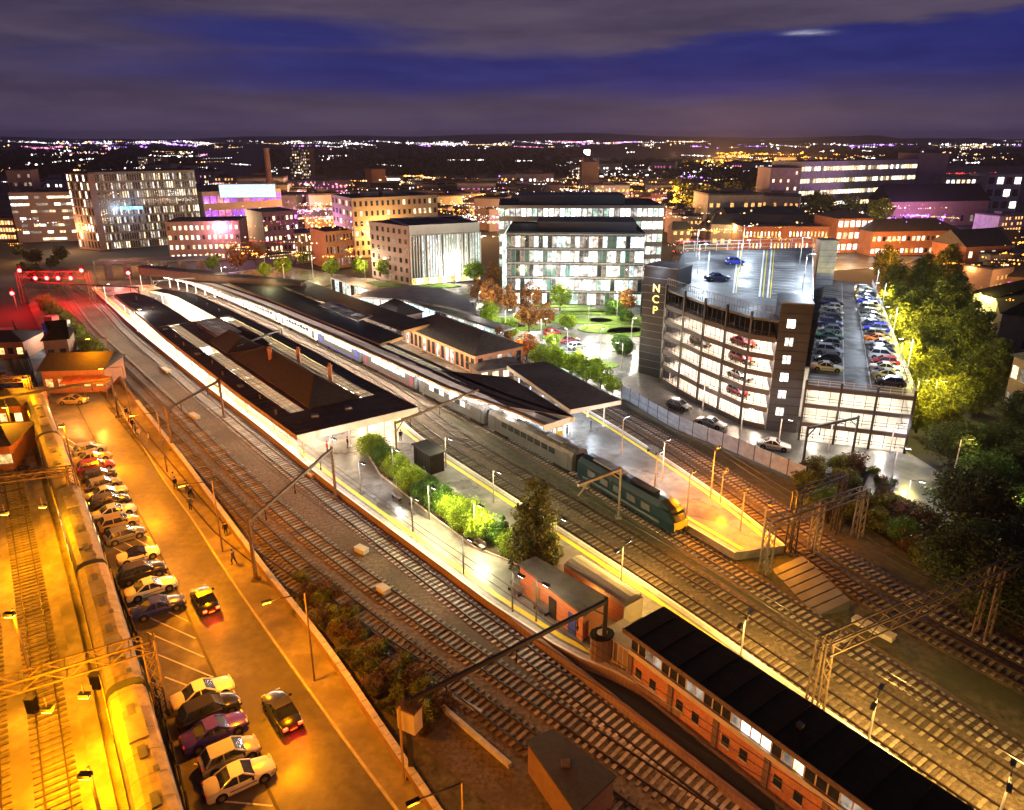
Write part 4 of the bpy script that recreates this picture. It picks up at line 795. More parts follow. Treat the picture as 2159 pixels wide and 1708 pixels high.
PM = {k: person_mesh(k) for k in ('walk', 'stand')}
CLO = {'dark': ('black', 'paint_navy'), 'red': ('red_paint', 'black'), 'pale': ('cream', 'grey_steel'), 'navy': ('paint_navy', 'black'), 'brown': ('brown_slate', 'black')}
PV = {}
HM = loft([[(.1*cos(a)*k+.03, .1*sin(a)*k, z) for a in [2*pi*i/8 for i in range(8)]] for k, z in ((1.02, 1.66), (1.1, 1.74), (.7, 1.81))]).mesh('hair', 'hair')
def person(u, v, pose, clo, label, rz, z=0.13, w=None):
    key = (pose, clo)
    if key not in PV:
        me = PM[pose].copy(); me.materials.clear()
        for m in ('skin', CLO[clo][0], CLO[clo][1]): me.materials.append(MATS[m])
        for f in me.polygons: zc = f.center.z; f.material_index = 0 if zc > 1.48 or (zc < .96 and abs(f.center.y) > .22) else 1 if zc > .86 else 2
        PV[key] = me
    p = w or P(u, v, z); o = inst('person', PV[key], None, (p.x, p.y, z), rz); tag(o, label, 'person'); inst('hair', HM, o); return o
ppl = [(368, 1022, 'walk', 'pale', 'person in a pale coat walking on the footpath below an added lamp'), (371, 1032, 'walk', 'dark', 'dark-dressed person right behind the pale-coated walker'), (393, 1040, 'stand', 'dark', 'tallest dark figure of the group beside the parapet'), (399, 1046, 'stand', 'brown', 'brown-coated figure in the group beside the parapet'), (405, 1052, 'walk', 'dark', 'near-side dark figure of the group beside the parapet'), (402, 1075, 'stand', 'navy', 'lone navy figure on the kerb below the group'), (477, 1130, 'stand', 'dark', 'lone dark figure leaning by the parapet halfway along'), (493, 1190, 'walk', 'brown', 'brown-coated walker near the foot of the tall mast'), (245, 845, 'stand', 'pale', 'person in a light jacket under the far added footpath lamp'), (268, 880, 'walk', 'dark', 'first dark walker of the crowd on the upper footpath'), (274, 893, 'walk', 'red', 'walker in red within the crowd on the upper footpath'), (280, 905, 'walk', 'dark', 'dark walker in the middle of the upper footpath crowd'), (287, 916, 'stand', 'navy', 'navy figure in the upper footpath crowd'), (294, 925, 'walk', 'pale', 'pale-coated last walker of the upper footpath crowd'),
       (315, 935, 'walk', 'pale', 'light-dressed walker between the two footpath groups')]
for i, (u, v, a, c, l) in enumerate(ppl): person(u, v, a, c, l, R.uniform(-3, 3))
for i, (u, v, c, l) in enumerate(((733, 945, 'dark', 'dark-dressed passenger standing under the canopy end'), (690, 955, 'red', 'passenger in red near the left canopy corner'), (1245, 905, 'navy', 'passenger in navy on the wet far platform'), (520, 870, 'pale', 'pale-coated passenger on the lit platform edge'), (1195, 920, 'brown', 'passenger in brown beside the yellow sign on the far platform'), (845, 930, 'dark', 'passenger beside the brown pole near the canopy end'))): person(u, v, 'stand', c, l, R.uniform(-3, 3), .9)
# benches on the open platforms
for (u, v, lb) in ((1085, 1250, 'empty metal bench in the middle of the wide open platform'), (836, 1052, 'round-backed bench facing the bushes'), (1140, 1290, 'bench beside the flat-roofed brick hut'), (1375, 955, 'bench on the wet far platform below the canopy ends'), (1010, 1155, 'bench on the open platform opposite the bright green bushes')):
    p = P(u, v, .9); t = root('bench', lb, 'bench', (p.x, p.y, .9), -.85); MB().box(-.9, -.25, .42, .9, .2, .48).build('seat', 'grey_steel', t); MB().box(-.9, .2, .5, .9, .26, .95).build('backrest', 'grey_steel', t)
    for x in (-.7, .7): MB().box(x-.05, -.2, 0, x+.05, .22, .42).build('leg', 'dark_steel', t)
# ================================================================ overhead line structures
def insul(t, x, y, z, drop=1.1): MB().bar((x, y, z), (x, y, z-drop), .09).tube((x, y, z-drop), (x, y, z-drop-.35), .12, .05).build('dropper', 'dark_steel', t)
def portal(A, B, h, label, m='dark_steel', w=.28, ends=(1, 1), br=True, zb=0.0, over=0.0):
    t = root('overhead_gantry', label, 'gantry', (A.x, A.y, zb)); d = B-A; u_ = d.normalized()
    if ends[0]: b = MB(); b.bar((0, 0, 0), (0, 0, h+.3), w, w); b.cb((0, 0, .15), (.7, .7, .3)); b.build('mast', m, t)
    if ends[1]: b = MB(); b.bar((d.x, d.y, 0), (d.x, d.y, h+.3), w, w); b.cb((d.x, d.y, .15), (.7, .7, .3)); b.build('mast', m, t)
    b = MB(); o = u_*over; b.bar((-o.x, -o.y, h), (d.x+o.x, d.y+o.y, h), .26, .3)
    if br:
        k_ = u_*1.6; b.bar((0, 0, h-1.3), (k_.x, k_.y, h), .12); b.bar((d.x, d.y, h-1.3), (d.x-k_.x, d.y-k_.y, h), .12)
    b.build('boom', m, t)
    n = max(2, int(d.length/5))
    for i in range(n): p = d*((i+.5)/n); insul(t, p.x, p.y, h)
    return t
def lattice(A, B, z, label, m='dark_steel', hh=.9, ww=.8, legs=(), n=None, name='lattice_gantry'):
    t = root(name, label, 'gantry', (A.x, A.y, 0)); d = B-A; u_ = d.normalized(); s = Vector((-u_.y, u_.x))*ww/2; n = n or int(d.length/1.3); b = MB()
    for sg in (-1, 1):
        for zz in (z, z+hh): b.bar((s.x*sg, s.y*sg, zz), (d.x+s.x*sg, d.y+s.y*sg, zz), .12)
        for i in range(n): p, q = d*(i/n)+s*sg, d*((i+1)/n)+s*sg; b.bar((*p, z if i % 2 else z+hh), (*q, z+hh if i % 2 else z), .07)
    for i in range(n+1): p = d*(i/n); b.bar((*(p+s), z), (*(p-s), z), .06); b.bar((*(p+s), z+hh), (*(p-s), z+hh), .06)
    b.build('boom', m, t)
    for k_ in legs:
        p = d*k_; b = MB()
        for a in (-1, 1):
            for c_ in (-1, 1): q = p+s*a*1.1+u_*c_*.4; b.bar((*q, 0), (*(p+s*a*.8+u_*c_*.4), z+hh), .13)
            for i in range(5): q0, q1 = p+s*a-u_*.4, p+s*a+u_*.4; b.bar((*q0, (z/5)*i), (*q1, (z/5)*(i+1)), .06); b.bar((*q1, (z/5)*i), (*q0, (z/5)*(i+1)), .06)
        b.build('mast', m, t)
    return t
portal(P(540, 1225), P(708, 1052), 6.7, 'plain portal gantry with a thick orange-lit left mast spanning the left tracks', 'rust_steel')
portal(P(364, 950), P(472, 880), 6.2, 'portal gantry farther up the left tracks, its left mast by the parapet', 'rust_steel')
A_, B_ = P(868, 1640), P(1270, 1408); portal(A_, B_, 6.6, 'near dark portal gantry ending above the flat-roofed brick hut', 'dark_steel', .34)
eq = root('switch_cabinet', 'pale boxy switchgear cabinet on a pole at the left end of the near gantry', 'cabinet', (A_.x+.1, A_.y-.2, 0), -.5); MB().box(-.7, -.4, 4.6, .7, .5, 6.3).build('body', 'cream', eq); MB().box(-.75, -.45, 6.3, .75, .55, 6.45).build('lid', 'rust_steel', eq); MB().bar((-.3, -.6, 0), (-.3, -.6, 6.8), .12).build('pole', 'fascia_brown', eq)
lattice(P(1712, 1515), P(2290, 1235), 6.2, 'lattice gantry crossing the dark right-hand tracks from the yellow platform line', 'rust_steel', 1.0, 1.0, (.0, .55))
lattice(P(1612, 1205), P(1806, 1130), 5.2, 'tall lattice signal gantry at the end of the far island platform', 'grey_steel', .8, .8, (0, .5, 1))
lattice(P(1664, 1165), P(1760, 1122), 6.6, 'higher dark lattice frame behind the signal gantry', 'dark_steel', .7, .7, (0, 1))
portal(P(1303, 1092), P(1215, 1130), 6.3, 'single mast with a double arm reaching over the passenger train', 'grey_steel', .2, (1, 0), True)
portal(P(1795, 965), P(1690, 990), 6.0, 'dark portal in front of the car park lower floors', 'dark_steel', .24)
portal(P(838, 985), P(1010, 905), 6.4, 'brown mast rising through the canopy corner with an arm over the platform track', 'rust_steel', .24, (1, 0))
lattice(P(-60, 1640), P(345, 1500), 6.0, 'yellow-lit lattice gantry with two lamps crossing the yard', 'rust_steel', .9, 1.1, (.99,))
lattice(P(-60, 1118), P(172, 1085), 5.5, 'middle yellow-lit gantry crossing the yard above the stabled train', 'rust_steel', .7, .9, (.98,))
lattice(P(-60, 880), P(75, 870), 5.5, 'farther lattice gantry crossing the yard', 'rust_steel', .7, .9, (.98,))
portal(P(-20, 935), P(250, 880), 6.5, 'thin dark portal from the yard to the red canopy front', 'dark_steel', .2, (1, 1))
portal(P(60, 640), P(300, 655), 6, 'far portal over the throat of the left tracks', 'dark_steel', .25)
portal(P(205, 600), P(320, 600), 7, 'farthest portal by the pale flyover', 'grey_steel', .25)
portal(P(330, 640), P(455, 628), 6, 'portal over the far bay between the two island roofs', 'grey_steel', .22)
portal(P(600, 760), P(510, 800), 6.4, 'dark mast standing in the gap of the left canopy', 'dark_steel', .2, (1, 0))
# overhead wires
def wires(pl, z, label):
    t = root('overhead_wires', label, 'wire'); q = resample(pl, 30)
    for dz in (0, .9):
        b = MB()
        for i in range(29): b.bar((*q[i], z+dz+(.0 if dz == 0 else -.25*sin(pi*(i % 5)/5))), (*q[i+1], z+dz+(0 if dz == 0 else -.25*sin(pi*((i+1) % 5)/5))), .035)
        b.build('contact_wire' if dz == 0 else 'catenary_wire', 'dark_steel', t)
for pl, lb in ((tA, 'overhead wires above the track along the left platform wall'), (tB, 'overhead wires above the second track from the left platform wall'), (tE, 'overhead wires above the track on the yellow-lined side'), (tG, 'overhead wires above the track beside the far orange-lit platform')): wires(pl, 4.9, lb)
# red signals
def signal(p, z, label, n=2, m='glow_red', pole=True):
    t = root('signal', label, 'signal', (p.x, p.y, 0)); 
    if pole: MB().bar((0, .25, 0), (0, .25, z), .16).build('post', 'grey_steel', t)
    MB().cb((0, 0, z), (.75, .3, 1.9)).build('head', 'black', t); MB().tube((0, -.35, z-.4), (0, -.16, z-.4), .48, .48, 12).build('lens', m, t); lamp(0, -1.6, z-.4, (1, .01, .01), 1300, .3, t, 'signal_light')
    return t
gB = P(52, 640); gE = P(198, 640); lattice(gB, gE, 7.0, 'far signal gantry glowing red across the left tracks', 'rust_steel', 1.6, 1.2, (0, 1))
for i, (s, z) in enumerate(((.1, 9.6), (.3, 7.6), (.46, 7.6), (.62, 7.6), (.8, 7.6), (.97, 9.6))):
    p = gB.lerp(gE, s)+Vector((0, -1.6)); signal(p, z, ['red signal raised at the left end of the glowing gantry', 'red signal second from left on the glowing gantry', 'red signal left of centre on the glowing gantry', 'red signal right of centre on the glowing gantry', 'red signal fifth along the glowing gantry', 'red signal raised at the right end of the glowing gantry'][i], pole=False)
signal(P(277, 612), 5.5, 'lone red signal by the far ends of the island roofs'); signal(P(36, 660), 5.5, 'lone red signal at the far left beside the dark trees')
# ================================================================ multi-storey car park
mat('deck_asphalt', (.15, .15, .15), .62, var=.3, scale=.6, wet=(.15, .38), coord='World', blot=((.07, .07, .07), .12, .9))
mat('beam_brown', (.05, .03, .022), .6, var=.3)
F0, F1, F2, S0, S1 = P(1393, 805), P(1470, 850), P(1560, 893), P(1612, 905), P(1676, 911)
ZD = 17.0; DR, DL = P(1712, 522, ZD), P(1440, 530, ZD); NR = P(1712, 645, ZD)
cpk = root('multistorey_car_park', 'tall lit multi-storey car park with a rooftop deck and faceted open facade', 'car park', (F0.x, F0.y, 0)); o = F0
loc = lambda p: p-o
deckpoly = [loc(p) for p in (F0, F1, F2, S0, S1, NR, DR, DL)]
LV = [0.02, 3.2, 5.95, 8.7, 11.4, 14.1, ZD]
for i, z in enumerate(LV): MB().prism(deckpoly, z-(.0 if i == 0 else .35), z+.02).build('floor_slab' if i < 6 else 'roof_deck', 'concrete' if i < 6 else 'deck_asphalt', cpk)
inner = [loc(p) for p in (F0, F1, F2, S0, S1)]
cenp = loc((F1+DR)/2)
def back(a, b, d):                       # a wall set d metres inside the facade
    n_ = Vector((-(b-a).y, (b-a).x)).normalized(); n_ = n_ if n_.dot(cenp-a) > 0 else -n_; return n_*d
CMm = {}
colm = MB().box(-.16, -.16, 0, .16, .16, ZD+.9).mesh('column', 'dark_steel')
for (a, b, nb) in ((inner[0], inner[1], 2), (inner[1], inner[2], 2), (inner[2], inner[3], 1)):
    bk = back(a, b, 9); n_ = bk.normalized(); h = atan2((b-a).y, (b-a).x)
    wb = MB(); wb.bar((*(a+bk), ZD/2), (*(b+bk), ZD/2), .2, ZD); wb.build('inner_wall', 'concrete', cpk)
    for k_ in range(nb):
        p0, p1 = a.lerp(b, k_/nb), a.lerp(b, (k_+1)/nb); w = (p1-p0).length; inst('column', colm, cpk, (*(p0-n_*.2), 0), h)
        scr = MB(); 
        for j in range(int(w/1.1)): scr.box(-w/2+.5+j*1.1, -.03, .5, -w/2+.57+j*1.1, .01, 2.35)
        for zz in (.5, .95): scr.box(-w/2, -.04, zz, w/2, .02, zz+.05)
        scm = scr.mesh('mesh_screen', 'dark_steel'); m_ = (p0+p1)/2
        for lv in range(6):
            hh_ = LV[lv+1]-LV[lv]; MB().box(-w/2, -.16, -.42, w/2, .04, .38).build('edge_beam', 'beam_brown', cpk, (*(m_-n_*.1), LV[lv] if lv else .42), h)
            inst('mesh_screen', scm, cpk, (*(m_-n_*.1), LV[lv]), h)
            if lv < 5:
                for dd, pw_ in ((2.0, 330), (6, 300)): q = m_+n_*dd; lamp(q.x, q.y, LV[lv+1]-.55, (1, .76, .58), pw_, .2, cpk); inst('strip_light', tm, cpk, (*q, LV[lv+1]-.45), h)
        rl = MB(); [rl.box(-w/2+j*.6, -.03, 0, -w/2+j*.6+.05, .02, 2.0) for j in range(int(w/.6))]; rl.box(-w/2, -.04, 1.95, w/2, .03, 2.03); rl.box(-w/2, -.04, 1.0, w/2, .03, 1.06); rl.build('railing', 'grey_steel', cpk, (*(m_-n_*.1), ZD), h)
def tower(A, B, dep, h, label, winz=(), name='stair_tower', m='dark_cladding', winm='lit_white'):
    d = B-A; a = atan2(d.y, d.x); t = root(name, label, 'tower', (A.x, A.y, 0), a); L_ = d.length
    MB().box(0, 0, 0, L_, dep, h).build('wall', m, t); b = MB(); b.box(-.08, -.08, h, L_+.08, dep+.08, h+.2); b.build('roof', 'grey_steel', t)
    b = MB()
    for i in range(1, int(h/1.4)): b.box(-.03, -.025, i*1.4, L_+.03, .0, i*1.4+.06)
    b.build('panel_joints', 'black', t)
    wm = MB().box(-.55, -.05, 0, .55, .02, 1.25).mesh('window', winm); fm = MB().box(-.05, -.08, 0, .05, 0, 1.25).mesh('window_frame', 'dark_steel')
    for z in winz: w = inst('window', wm, t, (L_*.38, -.03, z)); inst('window_frame', fm, w)
    return t
st = tower(S0-Vector((.0, .35)), S1-Vector((.0, .35)), 6.5, 19.6, 'dark stair tower with a column of six square lit windows on the car park', [2.6, 5.3, 8.0, 10.7, 13.4, 16.1])
tw = tower(P(1345, 785), P(1412, 800), 5.5, 20.2, 'blue-grey corner tower of the car park with yellow NCP lettering')
tower(DR+Vector((.6, -3)), DR+Vector((4.6, -3.4)), 4, 19.0, 'pale-lit lift tower at the far corner of the car park roof', m='zinc')
tw.children[0].data.materials[0] = MATS['fence_blue']
def text(s, size, m, parent, loc, rot, name='lettering', ext_=.05):
    c = bpy.data.curves.new(name, 'FONT'); c.body = s; c.size = size; c.extrude = ext_; c.offset = .03; c.align_x = 'CENTER'; c.align_y = 'CENTER'; tmp = bpy.data.objects.new('tmp', c); COL.objects.link(tmp)
    me = bpy.data.meshes.new_from_object(tmp.evaluated_get(bpy.context.evaluated_depsgraph_get())); bpy.data.objects.remove(tmp); me.materials.clear(); me.materials.append(MATS[m]); o_ = inst(name, me, parent, loc); o_.rotation_euler = rot; return o_
    c = bpy.data.curves.new(name, 'FONT'); c.body = s; c.size = size; c.extrude = ext_; c.align_x = 'CENTER'; c.align_y = 'CENTER'; c.materials.append(MATS[m]); o_ = bpy.data.objects.new(name, c); COL.objects.link(o_); o_.parent = parent; o_.location = loc; o_.rotation_euler = rot; return o_
for i, ch in enumerate('NCP'): text(ch, 2.0, 'glow_yellow', tw, (2.7, -.12, 16.4-i*2.0), (pi/2, 0, 0))
lamp(2, -2.5, 19, COOL, 120, .3, tw); lamp(P(1400, 640).x, 118, 21, COOL, 200, .3, None, 'flood_light')
# roof deck lines, railings, lamps
b = MB()
ex = (DR-NR).normalized(); 
def deckpt(s, t): return (F0+Vector((3, 2))).lerp(NR, s).lerp(DL.lerp(DR, s), t)
for s in (.2, .42, .62, .68): p, q = deckpt(s, .02), deckpt(s, .97); b.bar((*p, ZD+.03), (*q, ZD+.03), .3, .02)
yb = MB()
for s in (.645, .70, .44): p, q = deckpt(s, .02), deckpt(s, .97); yb.bar((*p, ZD+.03), (*q, ZD+.03), .2, .02)
struct('deck_markings', yb, 'yellow_line')
for i in range(22):
    for s in (.0, .44, .7): p, q = deckpt(s+.01, i/22), deckpt(s+.17, i/22); b.bar((*p, ZD+.03), (*q, ZD+.03), .1, .02)
struct('deck_markings', b, 'white_line')
rr = root('deck_railing', 'pale railing along the far edge of the car park roof', 'railing', (DL.x, DL.y, 0)); d = DR-DL; b = MB()
for zz in (.6, 1.4, 2.2): b.bar((0, 0, ZD+zz), (d.x, d.y, ZD+zz), .1)
for i in range(13): q = d*(i/12); b.bar((*q, ZD), (*q, ZD+2.3), .12)
b.build('rail', 'white_steel', rr)
rr = root('deck_railing', 'pale railing along the right-hand side of the upper car park roof', 'railing', (NR.x, NR.y, 0)); d = DR-NR; b = MB(); b.bar((0, 0, ZD+1.1), (d.x, d.y, ZD+1.1), .1); b.bar((0, 0, ZD+.5), (d.x, d.y, ZD+.5), .08)
for i in range(28): q = d*(i/27); b.bar((*q, ZD), (*q, ZD+1.2), .08)
b.build('rail', 'white_steel', rr)
sw = MB(); a_, b_ = NR-o, DR-o; sw.bar((*a_, ZD/2), (*b_, ZD/2), .3, ZD); sw.bar((*(DL-o), ZD/2), (*(DR-o), ZD/2), .3, ZD); sw.bar((*(DL-o), ZD/2), (0, 0, ZD/2), .3, ZD); sw.build('side_wall', 'dark_cladding', cpk)
def lamp_post(p, z0, h, col, pw_, label, arms=1, head='glow_white', ang=None, m='white_steel', group=None, r=.12, arm=.9):
    t = root('lamp_post', label, 'lamp post', (p.x, p.y, z0), ang or 0, group); MB().tube((0, 0, 0), (0, 0, h), .09, .06, 8).build('post', m, t)
    for s in ((1,) if arms == 1 else (1, -1)):
        b = MB(); b.bar((0, 0, h-.05), (s*arm, 0, h+.12), .07); b.cb((s*(arm+.25), 0, h+.14), (.75, .3, .12)); b.build('lamp_head', 'dark_steel', t); MB().cb((s*(arm+.25), 0, h+.06), (.6, .24, .05)).build('diffuser', head, t); lamp(s*(arm+.25), 0, h-.12, col, pw_ if isinstance(pw_, (int, float)) else pw_[s < 0], r, t)
    return t
for i, (s, t_, pw_) in enumerate(((.12, .28, 2200), (.93, .2, 2600), (.9, .55, 1500), (.45, .9, 1500), (.1, .8, 1500), (.45, .45, 700))): lamp_post(deckpt(s, t_), ZD, 6, COOL, pw_*1.0, ['tall floodlight on the near left of the car park roof', 'floodlight by the stair tower corner of the car park roof', 'floodlight halfway along the right side of the car park roof', 'floodlight at the far middle of the car park roof', 'floodlight at the far left of the car park roof', 'low light in the middle of the car park roof'][i], r=.4)
p = deckpt(.28, .22); car(p, .1, 'saloon', 'navy', 'lone dark car on the upper car park roof', ZD+.03); p = deckpt(.4, .6); car(p, .1, 'hatchback', 'blue', 'small blue car far along the upper car park roof', ZD+.03)
for i, (k_, lv, a, b_, pc) in enumerate((('saloon', 4, F1, F2, 'maroon'), ('suv', 3, F1, F2, 'maroon'), ('saloon', 2, F1, F2, 'silver'), ('hatchback', 1, F1, F2, 'maroon'), ('suv', 3, F0, F1, 'black'))):
    p = a.lerp(b_, .62)+back(a-o, b_-o, 2.6); h = atan2((b_-a).y, (b_-a).x); car(p, h, k_, pc, f"{pc} {k_} behind the screen of the {['ground','first','second','third','fourth','fifth'][lv]} floor of the tall car park, {'left' if a is F0 else 'middle'} bays", LV[lv]+.03)
# lower wing with open top deck
ZL = 8.3; W0, W1 = P(1683, 927), P(1905, 955); WD = P(1740, 588, ZL); WE = P(1838, 600, ZL)
wing = root('car_park_wing', 'lower three-level wing of the car park with a lit top deck full of cars', 'car park', (W0.x, W0.y, 0)); wl = lambda p: p-W0; wpoly = [wl(p) for p in (W0, W1, WE, WD)]
for i, z in enumerate((0.02, 2.9, 5.6, ZL)): MB().prism(wpoly, z-(.3 if i else 0), z+.02).build('floor_slab' if i < 3 else 'top_deck', 'concrete' if i < 3 else 'bay_asphalt', wing)
d = W1-W0; h = atan2(d.y, d.x); n_ = Vector((-d.y, d.x)).normalized(); bw = d.length/3
wb = MB(); q = n_*10; wb.bar((*q, ZL/2), (*(d+q), ZL/2), .2, ZL); wb.build('inner_wall', 'concrete', wing)
for k_ in range(3):
    m_ = d*((k_+.5)/3)
    for lv, z in enumerate((0, 2.9, 5.6)):
        b = MB(); [b.box(-bw/2+.3+j*1.5, -.03, .4, -bw/2+.36+j*1.5, .01, 2.4) for j in range(int(bw/1.5))]; [b.box(-bw/2, -.04, zz, bw/2, .01, zz+.06) for zz in (.7, 1.15)]; b.build('mesh_screen', 'dark_steel', wing, (*(m_-n_*.1), z), h)
        MB().box(-bw/2, -.16, 0, bw/2, .04, .62).build('edge_beam', 'beam_brown', wing, (*(m_-n_*.1), z+2.3), h)
        for dd, pw_ in ((2.2, 250), (7, 220)): q = m_+n_*dd; lamp(q.x, q.y, z+2.25, (1, .88, .68), pw_, .2, wing)
for k_ in range(4): inst('column', MB().box(-.15, -.15, 0, .15, .15, ZL+1).mesh('column', 'dark_steel'), wing, (*(d*(k_/3)-n_*.15), 0), h)
b = MB(); pts = [wl(p) for p in (W0, W1, WE)]
for a_, b_ in zip(pts, pts[1:]):
    for zz in (.4, .8, 1.15): b.bar((*a_, ZL+zz), (*b_, ZL+zz), .07)
    n2 = int((b_-a_).length/1.5)
    for i in range(n2+1): q = a_.lerp(b_, i/n2); b.bar((*q, ZL), (*q, ZL+1.2), .07)
b.build('railing', 'white_steel', wing)
sw = MB(); sw.bar((*wpoly[1], ZL/2-.2), (*wpoly[2], ZL/2-.2), .2, ZL-.6); sw.build('side_wall', 'concrete', wing)
def wpt(s, t): return W0.lerp(W1, s).lerp(WD.lerp(WE, s), t)
b = MB()
for s in (.36, .62): b.bar((*wpt(s, .03), ZL+.035), (*wpt(s, .97), ZL+.035), .12, .02)
for i in range(34):
    for s, s2 in ((.02, .34), (.64, .96)): b.bar((*wpt(s, i/34), ZL+.035), (*wpt(s2, i/34), ZL+.035), .1, .02)
struct('deck_markings', b, 'white_line')
names = ['white', 'silver', 'blue', 'navy', 'grey', 'black', 'white', 'silver', 'green']
right = ['navy', 'silver', 'white', 'red', 'white', 'navy', 'silver', 'orange', 'grey', 'blue', 'navy', 'white', 'silver', 'navy', 'grey', 'white', 'blue', 'silver', 'navy', 'grey', 'white']
left = ['white', 'black', 'silver', 'grey', 'green', 'grey', 'navy', 'black', 'grey', 'silver', 'navy']
ords = ['nearest', 'second', 'third', 'fourth', 'fifth', 'sixth', 'seventh', 'eighth', 'ninth', 'tenth', 'eleventh', 'twelfth', 'thirteenth', 'fourteenth', 'fifteenth', 'sixteenth', 'seventeenth', 'eighteenth', 'nineteenth', 'twentieth', 'twenty-first']
dn = atan2((W1-W0).y, (W1-W0).x)
for i, c_ in enumerate(right):
    kd = ['hatchback', 'saloon', 'suv', 'saloon', 'van' if i == 16 else 'hatchback'][i*3 % 5]; car(wpt(.8, .05+i*.0415), dn+(pi if i % 3 == 0 else 0), kd, c_, f'{c_} {kd}, {ords[i]} car in the tree-side row of the lower car park deck', ZL+.03, 'cars parked on the open top deck of the wing')
for i, c_ in enumerate(left):
    kd = ['saloon', 'hatchback', 'suv', 'hatchback'][i*3 % 4]; car(wpt(.18, .10+i*.055), dn+(pi if i % 2 else 0), kd, c_, f'{c_} {kd}, {ords[i]} car in the tower-side row of the lower car park deck', ZL+.03, 'cars parked on the open top deck of the wing')
for i, t_ in enumerate((.15, .42, .7, .92)): lamp_post(wpt(1.0, t_)+Vector((.4, 0)), ZL, 5, COOL, 650 if i < 3 else 900, f'{ords[i]} white lamp on the tree side of the lower car park deck', r=.25, ang=pi, arm=1.6)
for i, t_ in enumerate((.05, .3, .55, .8)): lamp_post(wpt(1.06, t_), 0, 9.5, (1, .82, .2), [1900, 3600, 4800, 4800][i], f'{ords[i]} yellowish street lamp between the car park wing and the tall trees', r=.3, head='glow_yellow')
fy = P(1808, 590, 0); 
# ================================================================ town buildings
def block(name, label, A, B, depth, h, rows, cols, mats_, wall, roofm='dark_roof', wf=.6, hf=.55, side=0, sidem=None, ground=None, plant=0, parapet=.5, cat='building', z0=0.0, sill=.28, sideR=None, lean=None):
    d = B-A; L_ = d.length; t = root(name, label, cat, (A.x, A.y, z0), atan2(d.y, d.x)); MB().box(0, 0, 0, L_, depth, h).build('wall', wall, t)
    MB().box(.3, .3, h, L_-.3, depth-.3, h+.12).build('roof', roofm, t); b = MB()
    for x0, y0, x1, y1 in ((-.1, -.1, L_+.1, .25), (-.1, depth-.25, L_+.1, depth+.1), (-.1, .25, .25, depth-.25), (L_-.25, .25, L_+.1, depth-.25)): b.box(x0, y0, h, x1, y1, h+parapet)
    b.build('parapet', wall, t); fh = h/rows; cw = L_/cols
    mats_ = mats_ if isinstance(mats_, list) else [mats_]
    wm = {m: MB().box(-cw*wf/2, -.06, 0, cw*wf/2, .04, fh*hf).mesh('window', m) for m in set(mats_)}
    for r_ in range(rows):
        for c_ in range(cols): inst('window', wm[mats_[0] if len(mats_) == 1 else R.choice(mats_)], t, (cw*(c_+.5), 0, fh*(r_+sill)))
    if side:
        sw_ = depth/side; sm2 = {m: MB().box(-sw_*wf/2, -.06, 0, sw_*wf/2, .04, fh*hf).mesh('window', m) for m in set(sidem or mats_)}
        for r_ in range(rows):
            for c_ in range(side):
                inst('window', sm2[R.choice(sidem or mats_)], t, (0, sw_*(c_+.5), fh*(r_+sill)), -pi/2); inst('window', sm2[R.choice(sidem or mats_)], t, (L_, sw_*(c_+.5), fh*(r_+sill)), pi/2)
    for i in range(plant):
        x, y = L_*(.2+.6*(i+.5)/plant), depth*R.uniform(.35, .6); MB().box(x-L_*.08, y-depth*.12, h+.1, x+L_*.08, y+depth*.12, h+R.uniform(1.2, 2.4)).build('plant_room', 'grey_steel', t)
    return t
# glass office building (nearer one of the two tallest lit blocks)
A, B = P(1068, 642), P(1350, 646)
hq = block('office_building', 'large glass office block with five bright floors facing the plaza', A, B, 24, 18.6, 5, 30, ['lit_cool', 'lit_room', 'lit_dim', 'teal_glass', 'lit_cool', 'lit_room', 'lit_green', 'lit_white', 'dark_glass', 'lit_dim'], 'dark_cladding', wf=.9, hf=.74, side=12, sidem=['lit_green', 'lit_cool', 'teal_glass', 'lit_room'], sill=.1)
hq2 = MB(); L_ = (B-A).length; hq2.box(L_*.22, 5, 18.7, L_*.95, 17, 21.2); hq2.build('plant_room', 'dark_cladding', hq)
b = MB()
for i in range(31): b.box(L_*i/30-.05, -.3, 0, L_*i/30+.05, -.06, 18.6)
for r_ in range(6): b.box(-.3, -.35, 18.6*r_/5-.15, L_+.3, -.06, 18.6*r_/5+.15)
b.build('facade_frame', 'grey_steel', hq)
lc = MB(); lc.box(-1.2, .5, 0, -.2, 22, 17.6); lc.build('glass_corner', 'lit_green', hq)
A2, B2 = P(1052, 600)+Vector((0, 4)), P(1395, 600)+Vector((0, 4))
hqb = block('office_building', 'taller set-back office block with a pale lit top storey behind the glass one', A2, B2, 26, 22.5, 6, 30, ['lit_white', 'lit_green', 'lit_room', 'lit_white'], 'cream', wf=.82, hf=.6, side=7, sidem=['lit_green', 'lit_room', 'lit_white', 'teal_glass'], plant=2)
b = MB(); b.box(6, 4, 22.6, 38, 18, 25.6); b.build('plant_room', 'dark_cladding', hqb)
